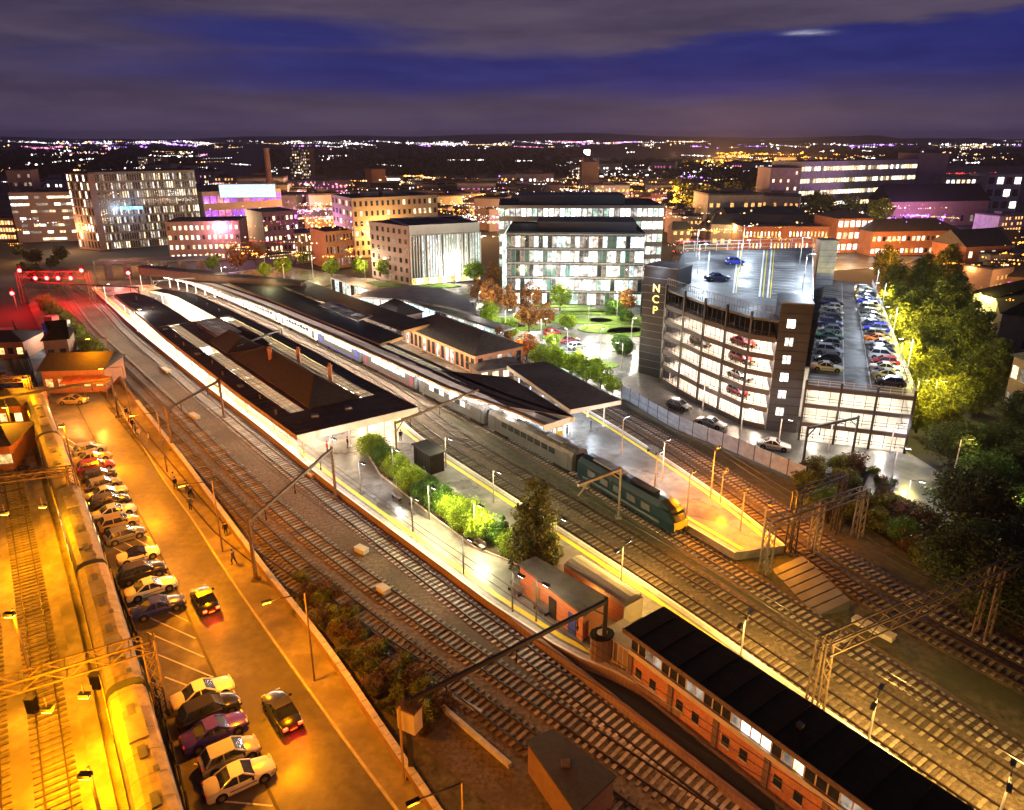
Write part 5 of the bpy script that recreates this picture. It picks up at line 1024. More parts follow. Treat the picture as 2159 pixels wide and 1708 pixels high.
# white fin-clad building
A, B, C_ = P(785, 585), P(868, 602), P(985, 597)
fb_ = block('fin_clad_building', 'white building with tall narrow teal-lit vertical fins beside the plaza', B, P(1012, 590), 22, 17.2, 1, 26, ['lit_green', 'teal_glass', 'lit_cool', 'lit_green', 'teal_glass', 'lit_room'], 'white_render', wf=.55, hf=.72, sill=.12, side=6, sidem=['lit_green', 'lit_white'])
L_ = (P(1012, 590)-B).length; fm = MB().box(-.12, -.9, 2.2, .12, 0, 14.8).mesh('fin', 'white_render')
for i in range(27): inst('fin', fm, fb_, (L_*i/26, 0, 0))
pm2 = {m: MB().box(-.65, -.1, .2, .65, -.02, 2.0).mesh('window', m) for m in ('lit_amber', 'lit_white', 'lit_warm')}
for i in range(16): inst('window', pm2[['lit_amber', 'lit_white', 'lit_warm'][i % 3]], fb_, (L_*(i+.5)/16, 0, 0))
block('fin_clad_building', 'pink-lit end wing with small square windows adjoining the fin-clad building', A, B-Vector((.4, 0)), 20, 17, 6, 7, ['dark_glass', 'dark_glass', 'lit_dim'], 'pink_render', wf=.4, hf=.5)
block('hotel_building', 'long cream hotel block with dark square windows behind the fin-clad building', P(750, 545), P(925, 530), 24, 21, 6, 16, ['dark_glass', 'dark_glass', 'dark_glass', 'lit_warm'], 'cream', 'dark_roof', wf=.42, hf=.5, plant=3, side=6)
block('low_white_office', 'small white-lit office with green-white windows left of the hotel', P(655, 560)+Vector((0, 60)), P(700, 556)+Vector((0, 60)), 12, 16, 4, 7, ['lit_green', 'lit_white'], 'white_render', wf=.8)
# apartments and neighbours on the left
mat('apartment_grey', (.17, .145, .12), .85, var=.3, scale=.4)
block('apartment_block', 'broad pale apartment block with dense vertical windows, blue glow at mid height', P(215, 528), P(430, 512), 22, 29, 9, 44, ['lit_room', 'dark_glass', 'lit_dim', 'lit_dim', 'dark_glass', 'lit_room', 'dark_glass', 'lit_warm', 'lit_dim', 'dark_glass'], 'apartment_grey', 'felt_roof', wf=.5, hf=.75, side=5, sill=.12)
t = block('apartment_block', 'narrow dark apartment wing with tall lit strips left of the broad block', P(168, 524), P(214, 529), 20, 28.5, 9, 7, ['lit_dim', 'lit_warm', 'dark_glass', 'lit_white', 'dark_glass'], 'brown_brick', 'felt_roof', wf=.4, hf=.8)
p = P(215, 528).lerp(P(430, 512), .3); sg = root('blue_light_panel', 'glowing blue light panel on the broad apartment block', 'light panel', (p.x, p.y-1.0, 15.2), .2); MB().box(-6, 0, 0, 6, .25, 1.2).build('panel', 'lit_blue', sg); lamp(-3, -2, .5, (.3, .55, 1), 420, .5, sg); lamp(3, -2, .5, (.3, .55, 1), 420, .5, sg)
block('office_tower', 'pink-lit stepped office with rows of bright strip windows at the far left', P(40, 512), P(168, 508), 26, 20, 7, 10, ['lit_white', 'pink_render', 'lit_dim', 'pink_render', 'lit_warm'], 'pink_render', wf=.95, hf=.35)
block('office_tower', 'taller pink block rising behind the stepped office', P(42, 500), P(92, 498), 14, 28, 8, 5, ['pink_render', 'dark_glass', 'lit_dim'], 'pink_render', wf=.5, hf=.4)
block('shop_building', 'bright amber-lit low building at the left edge', P(-40, 508), P(36, 508), 15, 9, 3, 12, ['lit_orange', 'lit_amber', 'lit_warm'], 'orange_brick', wf=.7)
block('brick_office', 'red-brick office with paired bright windows right of the apartments', P(360, 552), P(512, 548), 16, 13.5, 4, 13, ['lit_white', 'lit_white', 'dark_glass', 'lit_warm'], 'brown_brick', wf=.45, hf=.42)
block('brick_office', 'darker red-brick office with few bright windows and a rounded end', P(535, 548)+Vector((0, 14)), P(612, 540)+Vector((0, 14)), 18, 15, 4, 8, ['lit_white', 'dark_glass', 'dark_glass', 'lit_warm'], 'brown_brick', wf=.45, hf=.4)
block('brick_office', 'dim brick block lit orange beside the hotel', P(690, 568), P(748, 562), 14, 12, 3, 8, ['dark_glass', 'lit_dim'], 'orange_brick', wf=.4)
block('brick_office', 'low brick block with small lit windows before the hotel', P(625, 556), P(690, 553), 14, 10, 3, 9, ['dark_glass', 'lit_warm', 'dark_glass'], 'brown_brick', wf=.4)
block('shopping_centre', 'shopping centre glowing violet with a bright white screen', P(438, 500), P(600, 486), 50, 19, 3, 12, ['lit_purple', 'lit_pink', 'lit_purple', 'paint_purple'], 'pink_render', wf=.8, hf=.5)
p = P(480, 497); sg = root('screen', 'long bright blue-white screen on the violet shopping centre', 'screen', (p.x, p.y-3, 17), .1); MB().box(0, 0, 0, 24, .4, 5.5).build('panel', 'lit_screen', sg); MB().box(-.3, .1, -.3, 24.3, .6, 5.8).build('frame', 'grey_steel', sg)
block('shopping_centre', 'pink and orange shop front below the violet centre', P(440, 540)+Vector((0, 30)), P(530, 532)+Vector((0, 30)), 20, 9, 2, 10, ['lit_pink', 'lit_orange', 'lit_amber'], 'pink_render', wf=.7)
for (a, b_, h_, lb) in (((615, 380), (640, 380), 31, 'distant tower block with scattered lit flats, the nearer of the pair'), ((638, 384), (657, 384), 30, 'distant narrow tower block close behind its twin'), ((296, 372), (316, 372), 20, 'distant pale tower with white roof light beyond the apartments'), ((328, 370), (345, 370), 19, 'distant slim tower beyond the apartments')):
    block('tower_block', lb, P(*a), P(*b_), 16, h_*1.05, 11, 5, ['lit_warm', 'dark_glass', 'lit_dim', 'lit_dim'], 'brown_brick', wf=.5, hf=.5)
block('tower_block', 'orange-brick tower with a white-lit striped side in the town centre', P(786, 414), P(815, 413), 20, 19, 5, 3, ['orange_brick'], 'orange_brick'); block('office_tower', 'white-striped lit office slab attached to the orange tower', P(816, 413), P(846, 413), 14, 14, 4, 1, ['lit_white'], 'grey_steel', wf=.92, hf=.4)
p = P(577, 470); ch = root('mill_chimney', 'tall dark mill chimney standing before the violet shopping centre', 'chimney', (p.x, p.y, 0)); MB().tube((0, 0, 0), (0, 0, 36), 2.2, 1.3, 12).build('shaft', 'dark_brick', ch); MB().tube((0, 0, 36), (0, 0, 37), 1.6, 1.6, 12).build('cap', 'dark_brick', ch)
p = P(1242, 422); ch = root('church', 'dark square church tower silhouetted against the orange lights', 'church', (p.x, p.y, 0)); MB().box(-6, 0, 0, 6, 12, 26).build('tower', 'dark_brick', ch); MB().box(6, 2, 0, 26, 14, 11).build('nave', 'dark_brick', ch)
for x in (-5.2, 5.2): MB().tube((x, .8, 26), (x, .8, 30), .9, .1, 4).build('pinnacle', 'dark_brick', ch)
# college and town hall on the right
block('college_building', 'long lamplit college block with rows of bright windows on the right horizon', P(1675, 470), P(1915, 452), 20, 30, 5, 40, ['lit_warm', 'lit_white', 'lit_warm', 'lit_dim', 'lit_warm'], 'concrete', 'felt_roof', wf=.8, hf=.34, sill=.3)
block('college_building', 'pale end tower of the college with small stacked lit windows', P(1612, 470), P(1674, 470), 20, 27, 7, 4, ['lit_warm', 'concrete', 'lit_warm', 'concrete'], 'pink_render', wf=.25, hf=.4)
block('college_building', 'tall plain brick lift block at the right end of the college', P(1915, 450), P(1978, 449), 18, 33, 1, 1, ['dark_brick'], 'pink_render', wf=.2, hf=.1)
block('college_building', 'white-lit modern block right of the college lift block', P(1980, 450), P(2065, 448), 18, 20, 3, 8, ['lit_warm', 'lit_cool', 'lit_white', 'cream'], 'cream', wf=.6); block('college_building', 'white-framed red brick block at the far right of the college', P(2068, 446), P(2140, 446), 18, 21, 3, 4, ['dark_brick', 'lit_white', 'dark_brick'], 'white_render', wf=.7)
block('town_building', 'low orange-brick street block with a row of dormer lights, left of the gabled hall', P(1560, 530), P(1755, 530), 14, 9, 2, 26, ['lit_warm', 'lit_white', 'orange_brick', 'lit_amber'], 'orange_brick', 'slate', wf=.4, hf=.4)
gable_house('town_hall', 'taller gabled orange-brick hall with paired lit windows', P(1757, 534), P(1830, 532), 16, 13, 3, 'orange_brick', 'slate', ['lit_warm', 'lit_white'], 6, (1.2, 3.4), 1.6, rows=3)
gable_house('town_building', 'long orange-brick terrace with dark slate roof right of the gabled hall', P(1832, 540), P(2015, 536), 13, 9, 4, 'orange_brick', 'slate', ['lit_warm', 'lit_amber', 'lit_white', 'dark_glass'], 18, (1.0, 2.6), 1.2, rows=2)
hb = gable_house('church_hall', 'dark-roofed hall with a violet-lit gable above the terrace', P(1870, 478), P(2075, 474), 18, 12, 8, 'brown_brick', 'black', ['lit_dim', 'dark_glass'], 10, (2, 5), 1.6, hipped=False)
p = P(1885, 484); sg = root('light_arch', 'violet neon lights on the hall below the college', 'lights', (p.x, p.y-2, 2)); [MB().tube((i*2.6, 0, 0), (i*2.6+1.2, 0, 3.5+(i % 3)), .35, .35, 6).build('neon_tube', 'lit_purple', sg) for i in range(9)]; lamp(8, -4, 6, (.6, .2, 1), 9000, 1, sg); lamp(10, -3, 16, (.75, .4, 1), 5000, 1, sg)
gable_house('brick_house', 'tall orange-lit gabled brick house above the dark trees', P(2018, 612), P(2112, 606), 12, 12.5, 4.2, 'orange_brick', 'slate', ['lit_warm', 'dark_glass', 'lit_white'], 4, (1, 2.8), 1.1, rows=3, hipped=False)
gable_house('dark_house', 'dark-roofed house with white gable boards below the tall brick house', P(2040, 680), P(2150, 720), 14, 7.5, 4.5, 'white_render', 'black', ['dark_glass'], 4, (1, 2.5), 1.1, hipped=True)
gable_house('dark_house', 'large unlit roof at the right edge behind the trees', P(2095, 740), P(2260, 760), 16, 8, 5, 'dark_brick', 'black', ['dark_glass'], 4, hipped=True)
gable_house('brick_house', 'old brick house with arched white windows cut by the right edge', P(2112, 860), P(2200, 905), 12, 9, 4, 'brown_brick', 'slate', ['lit_white', 'lit_dim', 'lit_warm'], 5, (1, 3), 1.2, rows=2, hipped=True)
rs = root('railway_viaduct_bridge', 'pale flat flyover deck crossing behind the far platform ends', 'bridge', (0, 0, 0)); A, B = P(205, 556, 5), P(440, 548, 5); b = MB(); b.bar((*A, 5.6), (*B, 5.6), 7, .7); b.build('deck', 'felt_roof', rs)
for i in range(6): p = A.lerp(B, (i+.5)/6); MB().box(p.x-.5, p.y-1.5, 0, p.x+.5, p.y+1.5, 5.3).build('pier', 'dark_brick', rs)
rs = root('footbridge', 'dark covered footbridge along the far end of the station', 'footbridge', (0, 0, 0)); A, B = P(300, 575, 6), P(640, 610, 5); b = MB(); b.bar((*A, 6.6), (*B, 5.6), 2.4, 2.0); b.build('deck', 'rust_steel', rs); b = MB(); b.bar((*A, 7.9), (*B, 6.9), 3, .2); b.build('roof', 'dark_roof', rs)
# yard-side buildings
sp_ = gable_house('orange_shop', 'small gabled shop front glowing orange at the top of the road', P(96, 830), P(226, 826), 8, 4.2, 2.0, 'orange_brick', 'brown_slate', ['lit_amber', 'lit_orange', 'dark_glass'], 5, (1.2, 2.6), 1.1, hipped=False)
aw = root('awning', 'long red-orange awning in front of the orange shop', 'awning', (*P(130, 838), 0)); MB().add([(0, 0, 2.5), (8, .1, 2.5), (8, 2, 3.2), (0, 2, 3.2), (0, 0, 2.35), (8, .1, 2.35), (8, 2, 3.05), (0, 2, 3.05)], [(0, 1, 2, 3), (4, 7, 6, 5), (0, 4, 5, 1), (1, 5, 6, 2), (2, 6, 7, 3), (3, 7, 4, 0)]).build('canvas', 'awning', aw); [MB().tube((x, .1, 0), (x, .1, 2.4), .05).build('post', 'grey_steel', aw) for x in (.2, 4, 7.8)]
gable_house('dark_shed', 'dark steep-roofed shed behind the orange shop', P(100, 765), P(150, 760), 8, 4.5, 3, 'brown_brick', 'black', ['dark_glass'], 2, hipped=True)
cn = root('container', 'blue and white container near the far left tracks', 'container', (*P(92, 705), 0), -.2); MB().box(0, 0, 0, 4.2, 2.4, 2.6).build('body', 'blue_paint', cn); MB().box(4.3, 0, 0, 5.6, 2.2, 3.2).build('end_panel', 'white_render', cn); MB().box(1, -.06, 2.7, 3, 2, 4.2).build('red_panel', 'red_paint', cn)
for i, (A, B, lb) in enumerate((((-60, 905), (52, 900), 'low amber-lit depot building at the left edge, the farther one'), ((-80, 1000), (30, 990), 'low amber-lit depot building at the left edge below the farther one'), ((-80, 760), (55, 756), 'long depot shed at the top left of the yard'))): gable_house('depot_building', lb, P(*A), P(*B), 8, 3.6, 1.4, 'orange_brick', 'brown_slate', ['lit_amber', 'dark_glass'], 7, (1, 2.3), 1.0, hipped=True)
# fences
def fence(A_, label, h, m, step=2.4, name='fence', pm_='dark_steel'):
    t = root(name, label, 'fence'); q = smooth(A_, step, 1); me = {}; hs = headings(q)
    for i in range(len(q)-1):
        m_ = (q[i]+q[i+1])/2; w = (q[i+1]-q[i]).length; h_ = atan2((q[i+1]-q[i]).y, (q[i+1]-q[i]).x); k_ = round(w, 1)
        if k_ not in me: me[k_] = MB().box(-w/2+.05, -.03, .1, w/2-.05, .03, h).mesh('panel', m)
        inst('panel', me[k_], t, (*m_, 0), h_)
    pm3 = MB().box(-.07, -.07, 0, .07, .07, h+.15).mesh('post', pm_)
    for p in q: inst('post', pm3, t, (*p, 0))
fence(PL([(1310, 838), (1423, 906), (1539, 951), (1696, 1019)]), 'blue-grey panel fence between the far tracks and the car park access road', 2.3, 'fence_blue')
fence([p for p in fence_line], 'dark fence between the amber yard and the roadside cars', 1.6, 'dark_steel')
# cars on the access road and the plaza streets
for i, (u, v, rz, kd, c_, lb) in enumerate(((1498, 898, -.7, 'saloon', 'silver', 'silver car by the fence below the car park'), (1630, 945, -.4, 'saloon', 'white', 'white car glinting on the access road'), (1430, 860, -.8, 'hatchback', 'grey', 'grey hatchback at the top of the access road'),
    (1165, 706, .3, 'hatchback', 'red', 'red car beside the plaza lawn'), (1200, 722, .4, 'saloon', 'maroon', 'maroon car on the plaza road'), (1130, 735, .6, 'saloon', 'navy', 'navy car near the autumn trees of the plaza'), (1010, 655, .2, 'van', 'silver', 'silver van at the plaza canopy'), (1085, 690, .4, 'saloon', 'black', 'black taxi in the plaza'), (1215, 735, .5, 'hatchback', 'silver', 'silver hatchback near the plaza walkway'))):
    car(P(u, v, 0), rz, kd, c_, lb, -.02)
for i in range(26):
    u, v = R.uniform(1420, 1760), R.uniform(505, 575); c_ = R.choice(['white', 'red', 'black', 'silver', 'blue']); lb = f'{c_} car in the traffic behind the car park roof'; t = car(P(u, v), R.choice([.1, 3.2]), 'saloon', c_, lb, 0, 'traffic queueing on the street behind the car park', tails=True)
# ================================================================ trees
def crown_mesh(seed, rx, rz, n, leaf, m, spread=.42, shape='round', name='crown'):
    r = random.Random(seed); b = MB(); cl = []
    k_ = max(14, n//70)
    for _ in range(k_):
        while True:
            x, y, z = r.uniform(-1, 1), r.uniform(-1, 1), r.uniform(-1, 1)
            if shape == 'cone': w = max(.1, (1-z)/2)**.8
            elif shape == 'column': w = max(.2, 1-abs(z)**3)
            else: w = sqrt(max(0, 1-z*z))
            d = hypot(x, y)
            if d < w and d > w*r.uniform(0, .8)-.05: break
        cl.append((x*rx, y*rx, z*rz, r.uniform(.6, 1.3)*spread*rx*(.75 if shape != 'round' else 1)))
    for i in range(n):
        cx, cy_, cz, cr = cl[r.randrange(k_)]; v = Vector((r.gauss(0, 1), r.gauss(0, 1), r.gauss(0, .8))).normalized()*cr*r.uniform(.55, 1.05); c = Vector((cx, cy_, cz))+v
        u_ = Vector((r.uniform(-1, 1), r.uniform(-1, 1), r.uniform(-.6, .6))).normalized(); w_ = u_.cross(Vector((r.uniform(-1, 1), r.uniform(-1, 1), r.uniform(-1, 1)))).normalized(); s = leaf*r.uniform(.6, 1.4); u_ *= s; w_ *= s*.6
        b.add([c-u_, c-w_*.9, c+u_, c+w_*.9], [(0, 1, 2, 3)])
    me = bpy.data.meshes.new(name); me.from_pydata(b.v, [], b.f); me.materials.append(MATS[m]); return me
def trunk_mesh(seed, h, r0, reach):
    r = random.Random(seed); b = MB(); b.tube((0, 0, 0), (.1, 0, h*.6), r0, r0*.6, 7); b.tube((.1, 0, h*.6), (0, .15, h), r0*.6, r0*.15, 6)
    for i in range(7): a = i*2.4+r.random(); z = h*(.35+.08*i); b.tube((.05, 0, z), (cos(a)*reach*r.uniform(.5, .9), sin(a)*reach*r.uniform(.5, .9), z+h*.2), r0*.35, r0*.08, 5)
    return b.mesh('trunk', 'bark')
TREES = {}
def tree(key, p, z, s, label, group=None, name='tree', cat='tree', sz=None):
    """key: (leaf material, shape, rx, rz, trunk height, leaf count, leaf size)"""
    if key not in TREES:
        m, sh_, rx, rz, th, n, lf = key; TREES[key] = (crown_mesh(len(TREES)+7, rx, rz, n, lf, m, shape=sh_), trunk_mesh(len(TREES)+3, th+rz*.9, .05*rx+.08, rx*.8))
    me, tr = TREES[key]; m, sh_, rx, rz, th, n, lf = key
    t = root(name, label, cat, (p[0], p[1], z), R.uniform(0, 6.28), group); t.scale = (s, s, sz or s); inst('trunk', tr, t); inst('crown', me, t, (0, 0, th+rz)); return t
POP = ('leaf_olive', 'column', 3.9, 6.9, .9, 14000, .24); POPY = ('leaf_yellow', 'column', 3.7, 6.2, .7, 14000, .23); DRK = ('leaf_dark', 'round', 3.6, 3.2, 1.4, 7000, .2); DRG = ('leaf_green', 'round', 3.2, 2.8, 1.0, 7000, .18)  # POPY takes the lamps' yellow into its leaf colour
AUT = ('leaf_autumn', 'round', 2.6, 2.6, 1.8, 3500, .2); LIM = ('leaf_lime', 'round', 2.4, 2.3, 1.6, 3500, .2); FAR = ('leaf_olive', 'round', 4.5, 4.2, 2.5, 1500, .6); FARD = ('leaf_dark', 'round', 4.5, 4.2, 2.5, 1500, .6); FARY = ('leaf_yellow', 'round', 4.2, 4, 2.5, 1500, .6)
desc = ['tall olive-green tree', 'tree with lamp yellow in its leaf colour', 'slender green tree', 'spreading lamp-lit tree']
tl = [(1868, 700, POPY, 1.15), (1905, 742, POP, 1.2), (1900, 812, POPY, 1.0), (1940, 655, POP, 1.3), (1955, 850, POPY, .95), (1965, 745, POP, 1.35), (1990, 690, POP, 1.2), (2010, 800, POP, 1.15), (1930, 905, POPY, .8), (1975, 925, POPY, .75), (2045, 870, POP, .95), (2035, 760, POP, 1.1), (1880, 630, POPY, 1.1), (1860, 590, POP, 1.0), (1990, 600, POP, 1.1), (2080, 830, POP, .9), (1945, 790, POPY, 1.1)]
whr = ['nearest the far corner of the lower deck', 'second back along the lower deck edge', 'beside the middle of the lower deck', 'behind the first row by the brick house', 'by the near corner of the lower deck', 'in the middle of the tall belt', 'in the tall belt below the gabled house', 'on the dark side of the tall belt', 'with orange glow at the near corner of the deck', 'low, just right of the orange-glowing one', 'at the foot of the slope by the old brick house', 'tall, before the white-gabled house', 'at the top of the lower deck', 'farthest up the belt behind the deck', 'below the gabled brick house', 'beside the right edge house', 'between the deck corner and the tall belt']
for (u, v, k_, s), w in zip(tl, whr): tree(k_, P(u, v+8), 0, s*.8, f"{desc[1] if k_ is POPY else desc[0]} {w}", 'tall trees beside the car park wing')
dl = [(2000, 965), (2050, 940), (2100, 960), (2145, 1010), (2075, 1030), (2030, 1110), (2090, 1120), (2150, 1110), (2060, 1190), (2120, 1210), (2170, 1290), (1860, 1010), (1780, 1040), (1740, 1060), (1960, 985), (2150, 900), (2190, 960), (2080, 1290), (2010, 1230), (1900, 1130)]
for i, (u, v) in enumerate(dl):
  if i not in (11, 14): tree(DRG if i % 3 == 1 else DRK, P(u, v+14), -.1, R.uniform(.62, 1.0)*(.55 if i in (11, 12, 13, 14, 19) else 1), ['dark bushy tree', 'dim green tree', 'nearly black tree'][i % 3]+[' just right of the muddy pool of light', ' above the track bend', ' in the top of the dark thicket', ' at the right edge below the brick house', ' in the middle of the dark thicket', ' by the end of the service track', ' deep in the dark thicket', ' at the right edge of the thicket', ' below the service track', ' low in the thicket near the cabinet', ' lowest at the right edge', ' left of the service track', ' beside the signal gantry top', ' behind the far platform end', ' above the service track bend', ' under the old brick house', ' beyond the right edge', ' above the lattice gantry end', ' beside the pale broken cabinet', ' between track and service road'][i], 'dark trees beyond the right-hand tracks')
# bushes on the platform
leafmat('leaf_conifer', (.085, .085, .016), .7)
BSH = ('leaf_lime', 'round', 1.75, 1.3, .1, 9000, .1); BSG = ('leaf_green', 'round', 1.7, 1.25, .1, 8000, .1); CYP = ('leaf_conifer', 'cone', 2.1, 3.6, .3, 8000, .14); SCY = ('leaf_green', 'cone', .7, 1.5, .1, 3500, .09); BRN = ('leaf_brown', 'cone', 2.05, 3.4, .3, 6500, .13)
bs = [(783, 955, BSH, .95, 'yellow-green bush touching the canopy end'), (808, 975, BSG, .9, 'green bush second from the canopy end'), (835, 1000, BSH, .9, 'lit green bush before the slatted stair hood'), (865, 1030, BSH, .95, 'bright bush left of the stair hood foot'), (893, 1055, BSG, .85, 'darker bush in the middle of the platform row'), (925, 1070, BSG, 1.0, 'round dark green bush in the platform row'), (955, 1090, BSH, .9, 'bright lime bush past the round dark one'), (985, 1110, BSH, 1.05, 'brightest lime bush in the platform row'), (1010, 1130, BSH, .95, 'lime bush beside the small cypress'), (905, 1030, BSG, .6, 'brownish shrub under the stair hood'), (1080, 1165, BSH, .8, 'yellow-lit bush at the foot of the dark conifer'), (1040, 1140, BSG, .7, 'low bush between lime bushes and the conifer')]
for u, v, k_, s, lb in bs: tree(k_, P(u, v, .9), .9, s, lb, 'bushes along the platform', 'bush', 'bush')
tree(SCY, P(1060, 1140, .9), .9, 1.15, 'small narrow cypress between the bushes and the tall conifer', None, 'cypress'); tree(CYP, P(1125, 1185, .9), .9, 1.25, 'tall dark conifer standing on the platform before the brick hut', None, 'conifer_tree', sz=1.5); tree(BRN, P(1140, 1192, .9), .9, .62, 'lower boughs with orange lamplight in their brown leaf colour, beside the dark conifer', None, 'conifer_tree')  # brown leaf colour carries the sodium light on the lower boughs
soilb = MB(); q = PL([(770, 950), (812, 940), (900, 1010), (1100, 1150), (1150, 1175), (1090, 1190), (1000, 1155), (900, 1080), (800, 1000)], .9); soilb.prism(q, .88, .95); struct('planting_bed', soilb, 'soil')
sb2 = MB(); q = q+[q[0]]
for a_, b_ in zip(q, q[1:]): sb2.bar((*a_, .98), (*b_, .98), .15, .16)
struct('bed_kerb', sb2, 'coping')
for (u, v, z_, pw_) in ((1985, 770, 7, 1500), (1960, 880, 6, 1100), (2040, 690, 8, 1300), (2010, 1000, 5, 260), (2090, 1130, 5, 220)): lamp_post(P(u, v), 0, z_, (1, .8, .2), pw_, {1985: 'added yellow lamp deep inside the tall tree belt', 1960: 'added low yellow lamp among the trees at the deck corner', 2040: 'added yellow lamp below the gabled brick house', 2010: 'added dim lamp at the top of the dark thicket', 2090: 'added dim lamp inside the dark thicket'}[u], head='glow_yellow', r=.3)  # lamps added among the trees to brighten the foliage
for i in range(13):
    u, v = R.uniform(1010, 1335), R.uniform(650, 790)
    if v > 560+(u-1000)*.75+120: continue
    tree(BSH if i % 2 else BSG, P(u, v), 0, R.uniform(.6, 1.3), f"{'lime' if i % 2 else 'green'} shrub in the planting of the plaza, {['by the lawns before the glass office', 'toward the station roofs'][v > 710]}", 'shrubs in the plaza planting', 'shrub', 'shrub')
# plaza trees
pt = [(1010, 640, AUT), (1035, 655, AUT), (1070, 660, AUT), (1085, 628, LIM), (1115, 700, AUT), (1150, 690, AUT), (1030, 690, LIM), (1075, 720, LIM), (1110, 760, AUT), (1140, 778, LIM), (1175, 790, LIM), (1205, 800, LIM), (1235, 812, LIM), (1265, 820, LIM), (1290, 835, LIM), (1120, 650, AUT), (1180, 655, LIM), (1320, 660, AUT), (1060, 745, AUT), (560, 590, LIM), (600, 585, LIM), (640, 560, LIM), (540, 560, AUT), (760, 585, LIM), (815, 590, LIM), (450, 575, LIM), (500, 570, AUT), (700, 585, LIM), (1000, 600, LIM), (1045, 610, AUT), (1255, 790, LIM), (1215, 785, LIM), (1165, 770, LIM)]
for i, (u, v, k_) in enumerate(pt):
    p = P(u, v); lm = ['near the plaza canopy', 'before the glass office', 'in the hedge beside the darkest canopy', 'by the station forecourt', 'along the street before the brick offices'][0 if u < 1060 and u > 980 else 1 if v < 700 and u > 1060 else 2 if u > 1150 else 4 if u < 720 else 3]
    tree(k_, p, 0, R.uniform(.75, 1.15)*(.7 if v > 700 else 1), f"{'orange autumn' if k_ is AUT else 'lime-green'} tree {lm}", f"{'autumn' if k_ is AUT else 'green'} trees {lm}")
# scrub in the triangle between parapet and tracks
SCB = ('leaf_brown', 'round', 1.1, .9, .05, 2500, .1); SCR = ('leaf_olive', 'round', 1.2, .8, .05, 2500, .1)
for i in range(60):
    t_ = R.random()**.8; u, v = 590+t_*270+R.uniform(0, 95), 1250+t_*300+R.uniform(-45, 15); tree(SCR if i % 3 else SCB, P(u, v), -.1, R.uniform(.3, .85), f"{'brown' if i % 3 == 0 else 'olive'} scrubby bush {'at the upper tip' if t_ < .3 else 'in the middle' if t_ < .7 else 'at the lower end'} of the dark triangle between parapet and tracks", 'scrub between the parapet and the tracks', 'shrub', 'shrub')
for i in range(46):
    u, v = R.uniform(1690, 1890), R.uniform(985, 1120)
    if u-1690 < (v-985)*.2: continue
    tree(SCR if i % 2 else SCB, P(u, v), -.1, R.uniform(.5, 1.3), f"{'olive' if i % 2 else 'brown'} scrub bush below the car park wing, {'upper' if v < 1050 else 'lower'} part of the bank", 'scrub on the bank below the car park wing', 'shrub', 'shrub')
for i in range(50):
    u = R.uniform(1900, 2159); v = 1130+(u-1900)*.75+R.uniform(-60, 40); tree(SCR if i % 2 else SCB, P(u, v), -.1, R.uniform(.6, 1.6), f"{'olive' if i % 2 else 'brown'} scrub at the foot of the dark thicket {'near the cabinet' if u < 2030 else 'toward the lattice gantry end'}", 'scrub at the foot of the dark thicket', 'shrub', 'shrub')
for i in range(14): u, v = 110+i*9+R.uniform(-8, 8), 640+i*9; tree(SCR, P(u-16, v+4), -.1, 1.6, 'dim bush beside the far left tracks', 'bushes beside the far left tracks', 'shrub', 'shrub')
for i in range(60):                      # parkland between the offices and the college
    if i < 36: u, v = R.uniform(1405, 1625), R.uniform(400, 478); lb, gp = f"{['olive', 'dark', 'yellowish'][i % 3]} tree in the {'upper' if v < 440 else 'lower'} {'left' if u < 1515 else 'right'} part of the park beside the college", 'trees in the park left of the college'
    elif i < 50: u, v = R.uniform(1690, 1900), R.uniform(462, 492); lb, gp = 'dark tree in front of the college block', 'trees in front of the college'
    else: u, v = R.uniform(0, 150), R.uniform(540, 600); lb, gp = 'dark tree beyond the red signal gantry', 'dark trees at the far left'
    tree([FAR, FARD, FARY][i % 3] if i < 50 else FARD, P(u, v), 0, R.uniform(.8, 1.5) if i < 50 else R.uniform(.3, .5), lb, gp)
wd = MB()
rw = random.Random(4)
for i in range(2600):                    # far woods that read as one dark mass
    u, v = rw.choice([(rw.uniform(560, 1250), rw.uniform(322, 372)), (rw.uniform(0, 420), rw.uniform(318, 372)), (rw.uniform(1700, 2159), rw.uniform(315, 350)), (rw.uniform(1250, 1700), rw.uniform(348, 400))])
    p = P(u, v); s = rw.uniform(5, 11); n5 = 5
    wd.add([(p.x+s*cos(k_*2*pi/n5), p.y+s*sin(k_*2*pi/n5), 0) for k_ in range(n5)]+[(p.x+s*.8*cos(k_*2*pi/n5+.4), p.y+s*.8*sin(k_*2*pi/n5+.4), s*.9) for k_ in range(n5)]+[(p.x, p.y, s*1.35)], [(k_, (k_+1) % n5, n5+(k_+1) % n5, n5+k_) for k_ in range(n5)]+[(n5+k_, n5+(k_+1) % n5, 2*n5) for k_ in range(n5)])
wd.build('far_woods', 'leaf_dark', kind='stuff')
